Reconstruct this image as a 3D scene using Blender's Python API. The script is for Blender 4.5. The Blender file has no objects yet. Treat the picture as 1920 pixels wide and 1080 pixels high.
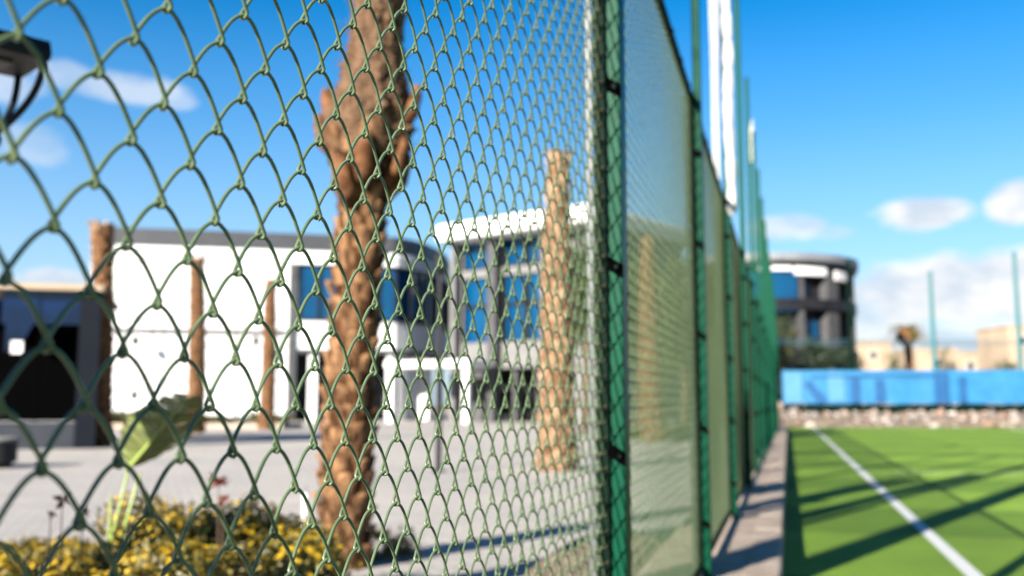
import bpy, math, random
import numpy as np
random.seed(7); RNG = np.random.default_rng(7)
scene = bpy.context.scene
COL = scene.collection
R = math.radians
PI = math.pi

# ------------------------------------------------------------------ camera constants (35 mm lens on a full frame)
CAM = np.array([0.5, 0.0, 1.05]); FPX = 1867.0; YAW = 0.2689; PIT = 0.1163
_cy, _sy, _cp, _sp = math.cos(YAW), math.sin(YAW), math.cos(PIT), math.sin(PIT)
FW = np.array([-_sy*_cp, _cy*_cp, _sp]); RT = np.array([_cy, _sy, 0.0]); UP = np.cross(RT, FW)
def ray(x, y): return FW + RT*((x-960)/FPX) + UP*((540-y)/FPX)
def at(x, y, z):                       # survey point seen at (x, y) at a given distance
    return CAM + ray(x, y)*z
def on_level(x, y, h):
    d = ray(x, y); return CAM + d*((h-CAM[2])/d[2])
def on_wall(x, y, p0, n):              # survey point on a vertical wall plane
    d = ray(x, y); t = np.dot(np.asarray(p0)-CAM, n)/np.dot(d, n); return CAM + d*t

# ------------------------------------------------------------------ materials
MATS = {}
ALB = 0.76
def mat(name, col, rough=0.6, col2=None, scale=5.0, metal=0.0, bump=0.0, bscale=30.0, spec=0.5, detail=4.0, coords='Object', stretch=(1,1,1), contrast=(0.35,0.65), coat=0.0):
    if rough >= 0.7: spec = min(spec, 0.1)
    col = tuple(ALB*c for c in col); col2 = None if col2 is None else tuple(ALB*c for c in col2)
    m = bpy.data.materials.new(name); m.use_nodes = True
    nt = m.node_tree; b = nt.nodes['Principled BSDF']
    b.inputs['Roughness'].default_value = rough; b.inputs['Metallic'].default_value = metal
    b.inputs['Specular IOR Level'].default_value = spec
    b.inputs['Coat Weight'].default_value = coat
    b.inputs['Base Color'].default_value = (*col, 1)
    if col2 is not None or bump:
        tc = nt.nodes.new('ShaderNodeTexCoord'); mp = nt.nodes.new('ShaderNodeMapping')
        mp.inputs['Scale'].default_value = stretch
        nt.links.new(tc.outputs[coords], mp.inputs['Vector'])
    if col2 is not None:
        no = nt.nodes.new('ShaderNodeTexNoise'); no.inputs['Scale'].default_value = scale; no.inputs['Detail'].default_value = detail
        nt.links.new(mp.outputs[0], no.inputs['Vector'])
        rp = nt.nodes.new('ShaderNodeValToRGB')
        rp.color_ramp.elements[0].position = contrast[0]; rp.color_ramp.elements[1].position = contrast[1]
        rp.color_ramp.elements[0].color = (*col, 1); rp.color_ramp.elements[1].color = (*col2, 1)
        nt.links.new(no.outputs['Fac'], rp.inputs['Fac']); nt.links.new(rp.outputs['Color'], b.inputs['Base Color'])
    if bump:
        nb = nt.nodes.new('ShaderNodeTexNoise'); nb.inputs['Scale'].default_value = bscale; nb.inputs['Detail'].default_value = 3
        nt.links.new(mp.outputs[0], nb.inputs['Vector'])
        bp = nt.nodes.new('ShaderNodeBump'); bp.inputs['Strength'].default_value = bump; bp.inputs['Distance'].default_value = 0.02
        nt.links.new(nb.outputs['Fac'], bp.inputs['Height']); nt.links.new(bp.outputs['Normal'], b.inputs['Normal'])
    MATS[name] = m
    return m

def leaf_mat(name, c1, c2, rough=0.5, scale=3.0, trans=0.35, c3=None):
    m = mat(name, c1, rough, c2, scale=scale)
    nt = m.node_tree; b = nt.nodes['Principled BSDF']; out = nt.nodes['Material Output']
    tr = nt.nodes.new('ShaderNodeBsdfTranslucent'); mx = nt.nodes.new('ShaderNodeMixShader'); mx.inputs[0].default_value = trans
    src = b.inputs['Base Color'].links[0].from_socket
    oi = nt.nodes.new('ShaderNodeNewGeometry'); hv = nt.nodes.new('ShaderNodeHueSaturation')
    mr = nt.nodes.new('ShaderNodeMapRange'); mr.inputs['To Min'].default_value = 0.6; mr.inputs['To Max'].default_value = 1.35
    nt.links.new(oi.outputs['Random Per Island'], mr.inputs['Value']); nt.links.new(mr.outputs[0], hv.inputs['Value'])
    nt.links.new(src, hv.inputs['Color'])
    nt.links.new(hv.outputs[0], b.inputs['Base Color']); nt.links.new(hv.outputs[0], tr.inputs['Color'])
    nt.links.new(b.outputs[0], mx.inputs[1]); nt.links.new(tr.outputs[0], mx.inputs[2]); nt.links.new(mx.outputs[0], out.inputs['Surface'])
    return m

M_wire = mat('green_vinyl_wire', (0.078, 0.12, 0.06), 0.36, (0.114, 0.158, 0.083), scale=30, spec=0.42)
M_post = mat('green_gloss_paint', (0.0006, 0.046, 0.023), 0.4, (0.0008, 0.056, 0.029), scale=14, bump=0.12, bscale=160, spec=0.06)
M_frame = mat('dark_green_paint', (0.0014, 0.008, 0.005), 0.6, (0.003, 0.013, 0.008), scale=20, spec=0.04)
M_galv = mat('galvanised_steel', (0.05, 0.055, 0.065), 0.5, (0.08, 0.085, 0.095), scale=60, metal=0.3)
M_lace = mat('weathered_lacing_wire', (0.018, 0.028, 0.012), 0.6, (0.075, 0.06, 0.035), scale=22, spec=0.2)
M_concrete = mat('kerb_concrete', (0.38, 0.3, 0.24), 0.9, (0.52, 0.43, 0.355), scale=6, bump=0.5, bscale=60, detail=8)
M_soil = mat('sandy_soil', (0.15, 0.115, 0.085), 0.95, (0.3, 0.24, 0.185), scale=5, bump=0.8, bscale=25, detail=8)
M_ground = mat('sandy_ground', (0.25, 0.19, 0.14), 0.95, (0.32, 0.26, 0.2), scale=0.3, detail=8)
M_white = mat('white_render', (0.74, 0.74, 0.75), 0.8, (0.8, 0.8, 0.8), scale=0.6)
M_whitetrim = mat('white_trim', (0.78, 0.78, 0.79), 0.6)
M_grey = mat('grey_cladding', (0.034, 0.036, 0.042), 0.5, (0.044, 0.046, 0.054), scale=1.2)
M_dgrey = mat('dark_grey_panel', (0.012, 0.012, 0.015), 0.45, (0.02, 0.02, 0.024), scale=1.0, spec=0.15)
M_pale = mat('pale_roof_metal', (0.17, 0.18, 0.195), .5, (0.22, 0.23, 0.245), scale=1)
M_lgrey = mat('light_grey_stone', (0.15, 0.148, 0.15), 0.75, (0.19, 0.185, 0.185), scale=2.0)
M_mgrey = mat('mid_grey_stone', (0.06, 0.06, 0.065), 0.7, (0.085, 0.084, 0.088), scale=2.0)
M_glass = mat('blue_curtain_glass', (0.0, 0.035, 0.1), 0.08, (0.0, 0.055, 0.14), scale=0.35, spec=0.6)
M_kglass = mat('night_blue_glass', (0.001, 0.004, 0.016), 0.1, (0.003, 0.014, 0.06), scale=0.7, spec=0.5)
M_plinth = mat('blue_grey_plinth', (.028,.033,.042), 0.7, (.036,.042,.052), scale=3)
M_kpier = mat('blue_black_cladding', (0.004, 0.006, 0.011), 0.8, (0.005, 0.007, 0.012), scale=2)
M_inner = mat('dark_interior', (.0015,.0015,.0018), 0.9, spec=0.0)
M_dglass = mat('dark_glass', (0.008, 0.009, 0.012), 0.06, spec=0.5)
M_black = mat('black_metal', (0.004, 0.004, 0.0045), 0.5, (0.008, 0.0075, 0.007), scale=10, spec=0.25)
M_diff = mat('lamp_diffuser', (0.05, 0.05, 0.048), 0.5)
M_sand = mat('sand_render', (0.36, 0.28, 0.2), 0.9, (0.44, 0.35, 0.26), scale=0.4)
M_tarp = mat('blue_tarpaulin', (0.012, 0.13, 0.29), 0.5, (0.02, 0.16, 0.34), scale=1.4, bump=0.1, bscale=3)
M_tarpdk = mat('dark_blue_print_and_shade', (0.003, 0.06, 0.18), 0.5, (0.004, 0.075, 0.21), scale=3)  # lettering and shadows on the tarpaulin, both put into this darker blue
M_tarplt = mat('pale_blue_print', (0.05, 0.18, 0.32), 0.5, (0.065, 0.21, 0.36), scale=3)
M_cloth = mat('white_netting_cloth', (0.42, 0.43, 0.42), 0.85, (0.55, 0.56, 0.55), scale=8, bump=0.3, bscale=60)
M_rope = mat('dark_rope', (0.03, 0.03, 0.03), 0.8)
M_wornline = mat('worn_turf_line', (.17, .24, .06), 0.9, (.5, .53, .42), scale=7, contrast=(.4, .75), detail=8)
M_band = mat('pale_stone_band', (.42,.4,.36), 0.85, (.5,.47,.43), scale=3)
M_line = mat('white_turf_line', (0.72, 0.73, 0.72), 0.9, (0.8, 0.81, 0.8), scale=30, bump=0.5, bscale=200)
M_palm = mat('palm_boot_bark', (0.075, 0.03, 0.013), 0.9, (0.22, 0.105, 0.05), scale=7, bump=0.7, bscale=40, detail=8, stretch=(1,1,2.2))
M_boot = mat('cut_leaf_base', (0.04, 0.017, 0.008), 0.85, (0.34, 0.185, 0.092), scale=11, bump=1.0, bscale=45, detail=10, stretch=(1.6,1.6,.6), contrast=(.36,.66))
M_bootpale = mat('pale_leaf_base', (.09,.047,.024), 0.85, (.44,.29,.18), scale=7, bump=0.9, bscale=30, detail=9, contrast=(.34,.66))
M_pcore = mat('palm_core_fibre', (.03,.013,.006), 0.95, (.1,.045,.02), scale=12, bump=0.8, bscale=50, detail=8)
M_fibre = mat('palm_fibre', (0.085, 0.047, 0.026), 0.95, (0.21, 0.13, 0.082), scale=9, bump=0.9, bscale=30, detail=9, stretch=(3,3,0.5))
M_palmdry = mat('dry_palm_trunk', (0.13, 0.07, 0.036), 0.9, (0.27, 0.165, 0.097), scale=6, bump=0.6, bscale=30, detail=8, stretch=(1,1,2))
M_bark = mat('tree_bark', (0.09, 0.06, 0.04), 0.9, (0.16, 0.11, 0.08), scale=8)
M_leafA = leaf_mat('tree_foliage', (0.03, 0.06, 0.014), (0.075, 0.11, 0.025), scale=1.0)
M_olive = leaf_mat('olive_foliage', (.075, .085, .022), (.14, .14, .045), scale=1.2)
M_leafB = leaf_mat('dark_foliage', (0.012, 0.028, 0.012), (0.03, 0.05, 0.02), scale=1.0, trans=0.15)
M_leafH = leaf_mat('hedge_foliage', (0.03, 0.045, 0.008), (0.09, 0.08, 0.012), scale=1.5)
M_bedleaf = leaf_mat('bed_foliage', (0.1, 0.09, 0.014), (0.22, 0.17, 0.03), scale=4)
M_flower = leaf_mat('yellow_petals', (0.45, 0.27, 0.006), (0.58, 0.41, 0.02), scale=6, trans=0.25)
M_dry = leaf_mat('dry_red_leaf', (0.16, 0.02, 0.012), (0.24, 0.05, 0.025), scale=10, trans=0.3)
M_banana = leaf_mat('broad_leaf', (0.17, 0.2, 0.055), (0.23, 0.27, 0.09), scale=6, trans=0.12)
M_stalk = mat('leaf_stalk', (0.27, 0.35, 0.08), 0.45)
M_frond = leaf_mat('dry_frond', (0.16, 0.11, 0.03), (0.28, 0.2, 0.06), scale=1.0)
M_rust = mat('rust_brown', (0.1, 0.045, 0.02), 0.9, (0.15, 0.08, 0.04), scale=3)
M_pipe = mat('scaffold_pipe', (0.25, 0.25, 0.26), 0.5, metal=0.6)
M_cable = mat('blue_grey_cable', (0.05, 0.14, 0.2), 0.6)
M_teal = mat('teal_pole_paint', (0.02, 0.13, 0.15), 0.5)

def rocks_mat():
    m = mat('rubble_stone', (0.36, 0.29, 0.25), 0.9, (0.66, 0.58, 0.52), scale=0.8)
    nt = m.node_tree; b = nt.nodes['Principled BSDF']
    g = nt.nodes.new('ShaderNodeNewGeometry'); rp = nt.nodes.new('ShaderNodeValToRGB')
    els = rp.color_ramp.elements
    els[0].color = (0.07, 0.058, 0.052, 1); els[1].color = (0.4, 0.37, 0.34, 1)
    for p, c in ((0.3, (0.25, 0.16, 0.12, 1)), (0.5, (0.28, 0.24, 0.21, 1)), (0.7, (0.12, 0.105, 0.1, 1))):
        e = els.new(p); e.color = c
    nt.links.new(g.outputs['Random Per Island'], rp.inputs['Fac']); nt.links.new(rp.outputs[0], b.inputs['Base Color'])
    return m
M_rock = rocks_mat()

def paving_mat():
    m = bpy.data.materials.new('block_paving'); m.use_nodes = True; nt = m.node_tree; b = nt.nodes['Principled BSDF']
    tc = nt.nodes.new('ShaderNodeTexCoord'); mp = nt.nodes.new('ShaderNodeMapping'); mp.inputs['Rotation'].default_value = (0, 0, R(-35))
    nt.links.new(tc.outputs['Object'], mp.inputs['Vector'])
    br = nt.nodes.new('ShaderNodeTexBrick'); br.inputs['Scale'].default_value = 1.0
    br.inputs['Brick Width'].default_value = 0.24; br.inputs['Row Height'].default_value = 0.12; br.inputs['Mortar Size'].default_value = 0.006
    br.inputs['Color1'].default_value = (0.31, 0.292, 0.272, 1); br.inputs['Color2'].default_value = (0.37, 0.348, 0.322, 1); br.inputs['Mortar'].default_value = (0.15, 0.14, 0.13, 1)
    nt.links.new(mp.outputs[0], br.inputs['Vector'])
    no = nt.nodes.new('ShaderNodeTexNoise'); no.inputs['Scale'].default_value = 0.35; no.inputs['Detail'].default_value = 8
    nt.links.new(tc.outputs['Object'], no.inputs['Vector'])
    rp = nt.nodes.new('ShaderNodeValToRGB'); rp.color_ramp.elements[0].position = 0.35; rp.color_ramp.elements[0].color = (0.82, 0.82, 0.84, 1)
    rp.color_ramp.elements[1].position = 0.7; rp.color_ramp.elements[1].color = (1.08, 1.04, 1.0, 1)
    nt.links.new(no.outputs['Fac'], rp.inputs['Fac'])
    mx = nt.nodes.new('ShaderNodeMix'); mx.data_type = 'RGBA'; mx.blend_type = 'MULTIPLY'; mx.inputs['Factor'].default_value = 1
    nt.links.new(br.outputs['Color'], mx.inputs['A']); nt.links.new(rp.outputs[0], mx.inputs['B']); nt.links.new(mx.outputs['Result'], b.inputs['Base Color'])
    bp = nt.nodes.new('ShaderNodeBump'); bp.inputs['Strength'].default_value = 0.4; bp.inputs['Distance'].default_value = 0.01
    nt.links.new(br.outputs['Fac'], bp.inputs['Height']); bp.invert = True; nt.links.new(bp.outputs[0], b.inputs['Normal'])
    b.inputs['Roughness'].default_value = 0.8
    return m
M_paving = paving_mat()

def turf_mat():
    m = bpy.data.materials.new('artificial_turf'); m.use_nodes = True; nt = m.node_tree; b = nt.nodes['Principled BSDF']
    tc = nt.nodes.new('ShaderNodeTexCoord')
    sp = nt.nodes.new('ShaderNodeSeparateXYZ'); nt.links.new(tc.outputs['Object'], sp.inputs[0])
    # two greens alternating every 2.4 m along the pitch
    ma = nt.nodes.new('ShaderNodeMath'); ma.operation = 'MULTIPLY'; ma.inputs[1].default_value = 1/4.8; nt.links.new(sp.outputs['Y'], ma.inputs[0])
    fr = nt.nodes.new('ShaderNodeMath'); fr.operation = 'FRACT'; nt.links.new(ma.outputs[0], fr.inputs[0])
    gt = nt.nodes.new('ShaderNodeMath'); gt.operation = 'GREATER_THAN'; gt.inputs[1].default_value = 0.5; nt.links.new(fr.outputs[0], gt.inputs[0])
    mx = nt.nodes.new('ShaderNodeMix'); mx.data_type = 'RGBA'; nt.links.new(gt.outputs[0], mx.inputs['Factor'])
    mx.inputs['A'].default_value = (0.098, 0.18, 0.016, 1); mx.inputs['B'].default_value = (0.15, 0.255, 0.025, 1)
    no = nt.nodes.new('ShaderNodeTexNoise'); no.inputs['Scale'].default_value = 90; no.inputs['Detail'].default_value = 4; nt.links.new(tc.outputs['Object'], no.inputs['Vector'])
    mr = nt.nodes.new('ShaderNodeMapRange'); mr.inputs['From Min'].default_value = 0.3; mr.inputs['From Max'].default_value = 0.7; mr.inputs['To Min'].default_value = 0.65; mr.inputs['To Max'].default_value = 1.25
    nt.links.new(no.outputs['Fac'], mr.inputs['Value'])
    no2 = nt.nodes.new('ShaderNodeTexNoise'); no2.inputs['Scale'].default_value = 0.8; no2.inputs['Detail'].default_value = 5; nt.links.new(tc.outputs['Object'], no2.inputs['Vector'])
    mr2 = nt.nodes.new('ShaderNodeMapRange'); mr2.inputs['From Min'].default_value = 0.3; mr2.inputs['From Max'].default_value = 0.7; mr2.inputs['To Min'].default_value = 0.85; mr2.inputs['To Max'].default_value = 1.15
    nt.links.new(no2.outputs['Fac'], mr2.inputs['Value'])
    mm = nt.nodes.new('ShaderNodeMath'); mm.operation = 'MULTIPLY'; nt.links.new(mr.outputs[0], mm.inputs[0]); nt.links.new(mr2.outputs[0], mm.inputs[1])
    hv = nt.nodes.new('ShaderNodeHueSaturation'); nt.links.new(mm.outputs[0], hv.inputs['Value']); nt.links.new(mx.outputs['Result'], hv.inputs['Color'])
    nt.links.new(hv.outputs[0], b.inputs['Base Color'])
    bp = nt.nodes.new('ShaderNodeBump'); bp.inputs['Strength'].default_value = 0.7; bp.inputs['Distance'].default_value = 0.02
    nt.links.new(no.outputs['Fac'], bp.inputs['Height']); nt.links.new(bp.outputs[0], b.inputs['Normal'])
    b.inputs['Roughness'].default_value = 0.85; b.inputs['Specular IOR Level'].default_value = 0.2
    return m
M_turf = turf_mat()

# ------------------------------------------------------------------ geometry helpers
class MB:
    """collects vertices and faces of one mesh object"""
    def __init__(self): self.V = []; self.F = []; self.n = 0
    def add(self, V, F):
        V = np.asarray(V, float); self.V.append(V)
        o = self.n
        for f in F: self.F.append(tuple(int(i)+o for i in f))
        self.n += len(V); return self
    def box(self, lo, hi, M=None):
        x0, y0, z0 = lo; x1, y1, z1 = hi
        V = np.array([(x0,y0,z0),(x1,y0,z0),(x1,y1,z0),(x0,y1,z0),(x0,y0,z1),(x1,y0,z1),(x1,y1,z1),(x0,y1,z1)], float)
        if M is not None: V = M(V)
        return self.add(V, [(0,3,2,1),(4,5,6,7),(0,1,5,4),(1,2,6,5),(2,3,7,6),(3,0,4,7)])
    def tube(self, P, r, sides=8, cap=True, ref=None):
        P = np.asarray(P, float); n = len(P)
        r = np.full(n, r, float) if np.isscalar(r) else np.asarray(r, float)
        T = np.gradient(P, axis=0); T /= np.linalg.norm(T, axis=1)[:, None]+1e-12
        if ref is None:
            ref = np.array([1.,0,0]) if abs(T[:,0]).mean() < 0.6 else np.array([0,0,1.])
        A = ref - (T@ref)[:, None]*T; A /= np.linalg.norm(A, axis=1)[:, None]+1e-12
        B = np.cross(T, A)
        th = np.arange(sides)*2*PI/sides
        V = P[:, None, :] + r[:, None, None]*(np.cos(th)[None, :, None]*A[:, None, :] + np.sin(th)[None, :, None]*B[:, None, :])
        V = V.reshape(-1, 3); F = []
        for i in range(n-1):
            a = i*sides; b = a+sides
            for j in range(sides):
                k = (j+1) % sides; F.append((a+j, a+k, b+k, b+j))
        if cap: F.append(tuple(range(sides-1, -1, -1))); F.append(tuple(range((n-1)*sides, n*sides)))
        return self.add(V, F)
    def prism(self, poly, z0, z1):                # polygon (x, y) extruded upwards
        n = len(poly)
        V = [(x, y, z0) for x, y in poly]+[(x, y, z1) for x, y in poly]
        F = [tuple(range(n-1, -1, -1)), tuple(range(n, 2*n))]+[(i, (i+1) % n, n+(i+1) % n, n+i) for i in range(n)]
        return self.add(V, F)
    def build(self, name, material, parent=None, smooth=False, loc=None, bevel=0.0):
        me = bpy.data.meshes.new(name)
        V = np.concatenate(self.V) if self.V else np.zeros((0, 3))
        if loc is not None: V = V - np.asarray(loc)
        me.from_pydata(V.tolist(), [], self.F); me.materials.append(material)
        if smooth: me.polygons.foreach_set('use_smooth', [True]*len(me.polygons))
        me.update()
        return link(name, me, parent, loc, bevel)

def link(name, me, parent=None, loc=None, bevel=0.0):
    o = bpy.data.objects.new(name, me); COL.objects.link(o)
    if loc is not None: o.location = loc
    if parent is not None: o.parent = parent
    if bevel:
        bv = o.modifiers.new('bevel', 'BEVEL'); bv.width = bevel; bv.segments = 2; bv.limit_method = 'ANGLE'
    return o

def quads_mesh(name, V, nq, material, parent=None, loc=None, smooth=False, F=None):
    """fast mesh from nq separate quads (V: nq*4 x 3) or an index array"""
    me = bpy.data.meshes.new(name)
    V = np.asarray(V, np.float32)
    if F is None: F = np.arange(nq*4).reshape(-1, 4)
    F = np.asarray(F, np.int32); k = F.shape[1]
    me.vertices.add(len(V)); me.vertices.foreach_set('co', V.ravel())
    me.loops.add(F.size); me.loops.foreach_set('vertex_index', F.ravel())
    me.polygons.add(len(F)); me.polygons.foreach_set('loop_start', np.arange(0, F.size, k, dtype=np.int32))
    me.polygons.foreach_set('loop_total', np.full(len(F), k, np.int32))
    if smooth: me.polygons.foreach_set('use_smooth', np.ones(len(F), bool))
    me.update(calc_edges=True); me.validate(); me.materials.append(material)
    return link(name, me, parent, loc)

def tag(o, label=None, cat=None, group=None, kind=None):
    if label: o['label'] = label
    if cat: o['category'] = cat
    if group: o['group'] = group
    if kind: o['kind'] = kind
    return o
def empty(name, loc, label, cat, group=None, rz=0.0):
    o = bpy.data.objects.new(name, None); COL.objects.link(o); o.location = [float(v) for v in loc]; o.rotation_euler = (0, 0, rz)
    o.empty_display_size = 0.2
    return tag(o, label, cat, group)
def copy_thing(root, loc, label, group):
    r = root.copy(); COL.objects.link(r); r.location = loc; r['label'] = label; r['group'] = group
    for ch in list(root.children):
        c = ch.copy(); COL.objects.link(c); c.parent = r
        for g in ch.children:
            d = g.copy(); COL.objects.link(d); d.parent = c
    return r
def rot2(a):
    c, s = math.cos(a), math.sin(a)
    return np.array([[c, -s, 0], [s, c, 0], [0, 0, 1.0]])

def leaves(n, centre, radii, size, seed, shell=0.55, clumps=26, clump_r=0.36, flat=0.0, aspect=0.5):
    """leaf quads gathered in clumps through an uneven crown"""
    g = np.random.default_rng(seed)
    d = g.normal(size=(clumps, 3)); d /= np.linalg.norm(d, axis=1)[:, None]
    rr = shell + (1-shell)*g.random(clumps)**0.7
    cc = d*rr[:, None]*g.uniform(0.75, 1.12, (clumps, 1))
    if flat: cc[:, 2] = np.maximum(cc[:, 2], -flat)
    idx = g.integers(0, clumps, n)
    cr = clump_r*g.uniform(0.55, 1.3, clumps)
    p = cc[idx] + g.normal(size=(n, 3))*(cr[idx]*0.5)[:, None]
    p = np.asarray(centre) + p*np.asarray(radii)
    a = g.normal(size=(n, 3)); a /= np.linalg.norm(a, axis=1)[:, None]
    b = np.cross(a, g.normal(size=(n, 3))); b /= np.linalg.norm(b, axis=1)[:, None]+1e-9
    L = size*g.uniform(0.6, 1.4, n)
    a = a*L[:, None]; b = b*(L*aspect)[:, None]
    V = np.stack([p-a, p+b*0.8, p+a, p-b*0.8], 1).reshape(-1, 3)
    return V, n

# ------------------------------------------------------------------ the setting: ground, plaza, turf
def slab(name, poly, z0, z1, material):
    o = MB().prism(poly, z0, z1).build(name, material); o['kind'] = 'structure'; return o
gm = MB(); gm.add([(-1500, -1500, -0.3), (1500, -1500, -0.3), (1500, 1500, -0.3), (-1500, 1500, -0.3)], [(0, 1, 2, 3)])
gm.build('ground', M_ground)['kind'] = 'structure'
slab('plaza', [(-90, -30), (-0.36, -30), (-0.36, 47), (-3.5, 110), (-90, 110)], -0.29, 0.0, M_paving)
tl = on_level(1470, 801, -0.1); tr = on_level(1925, 802, -0.1)
tdir = (tr-tl)/np.linalg.norm(tr-tl)
tfar = tl + tdir*34
slab('turf', [(0.43, -25), (30, -25), (tfar[0], tfar[1]), (tl[0], tl[1]), (0.43, tl[1])], -0.29, -0.1, M_turf)
slab('kerb', [(-0.358, -30), (0.428, -30), (0.428, 47.5), (-0.358, 47.5)], -0.28, 0.096, M_concrete)
# joints between the kerb stones: thin raised edging stones along the turf side, each a little different in height
ks = MB(); y = -4.0
while y < 47:
    h = 0.102+random.uniform(0, 0.012)
    ks.box((0.23, y+0.006, 0.05), (0.424, y+0.992, h)); y += 1.0
ks.build('kerb_edging', M_concrete, bevel=0.01)['kind'] = 'structure'
# painted lines on the turf, 4 mm above it
wl = MB()
a0 = on_level(1541, 803, -0.1); a1 = on_level(1800, 1080, -0.1)
xl = 1.62
wl.box((xl, -20, -0.099), (xl+0.105, tl[1]-0.5, -0.094)); wl.build('field_line', M_line)['kind'] = 'structure'
cl = on_level(1650, 885, -0.1)
wl = MB(); wl.box((xl+0.11, cl[1]-0.06, -0.099), (28, cl[1]+0.06, -0.094)); wl.build('field_line', M_wornline)['kind'] = 'structure'
wl = MB(); wl.box((10.4, cl[1]+0.07, -0.099), (10.52, tl[1]-1.0, -0.094)); wl.build('field_line', M_line)['kind'] = 'structure'

# paler stone band set into the paving
pts = [on_level(x, y, 0) for x, y in ((-700, 885), (0, 862), (300, 850), (560, 838), (800, 826), (1000, 812))]
V = []
for k, q in enumerate(pts):
    d = pts[min(k+1, 5)]-pts[max(k-1, 0)]; d /= np.linalg.norm(d); nn = np.array([-d[1], d[0], 0])*.35
    V += [q-nn+[0, 0, .004], q+nn+[0, 0, .004]]
MB().add(V, [(2*k, 2*k+2, 2*k+3, 2*k+1) for k in range(5)]).build('paving_band', M_band)['kind'] = 'structure'
# soil strip and low kerb between plaza and fence
def soil_patch(name, cx, cy, rx, ry, h, seed, material=M_soil):
    g = np.random.default_rng(seed); n = 26; V = []; F = []
    for i in range(n+1):
        for j in range(n+1):
            u = i/n*2-1; v = j/n*2-1
            e = max(0, 1-(abs(u)**2.5+abs(v)**2.5))
            V.append((cx+u*rx, cy+v*ry, 0.002 + h*e**0.5*(0.75+0.5*g.random()) if e > 0 else -0.02))
    for i in range(n):
        for j in range(n):
            a = i*(n+1)+j; F.append((a, a+n+1, a+n+2, a+1))
    return MB().add(V, F).build(name, material, smooth=True)
p = on_level(1110, 1060, 0.0)
o = soil_patch('sandy_soil', -0.72, 6.6, 0.36, 1.5, 0.12, 3); o['kind'] = 'structure'

# far end: rubble bank rising behind the turf
def bank():
    n, m = 70, 22; V = []; F = []
    g = np.random.default_rng(11)
    e0 = tl - tdir*3.0; nrm = np.array([-tdir[1], tdir[0], 0])
    for i in range(n+1):
        for j in range(m+1):
            q = e0 + tdir*(i/n*45) + nrm*(0.3+j/m*16)
            t = min(1.0, j/m*16/9.0)
            V.append((q[0], q[1], -0.16 + 1.12*(t**0.8) + g.uniform(-0.1, 0.1)*(0.3 if j < 2 else 1)))
    for i in range(n):
        for j in range(m):
            a = i*(m+1)+j; F.append((a, a+m+1, a+m+2, a+1))
    o = MB().add(V, F).build('embankment', M_soil, smooth=False); o['kind'] = 'structure'
    # loose rubble over it
    VV = []; FF = []; k = 0
    base = np.array([(1,0,0),(-1,0,0),(0,1,0),(0,-1,0),(0,0,1),(0,0,-1)], float)
    fc = [(0,2,4),(2,1,4),(1,3,4),(3,0,4),(2,0,5),(1,2,5),(3,1,5),(0,3,5)]
    for _ in range(1500):
        s = g.random()*40; d = g.random()**0.8*9.5
        q = e0 + tdir*s + nrm*(0.25+d)
        z = -0.16+1.12*(min(1, d/9.0)**0.8)
        r = g.uniform(0.05, 0.2)*(2.0 if g.random() < 0.14 else 1)
        b = base*g.uniform(0.6, 1.3, (6, 1))*np.array([r*1.2, r*1.2, r*0.8])
        b = b@rot2(g.uniform(0, 6.28)).T + np.array([q[0], q[1], z+r*0.25])
        VV.append(b); FF += [tuple(i+k for i in f) for f in fc]; k += 6
    o = quads_mesh('rubble', np.concatenate(VV), 0, M_rock, F=np.array(FF))
    tag(o, 'loose pinkish rubble and stones on the bank below the blue hoarding', 'rubble', kind='stuff')
bank()

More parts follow.
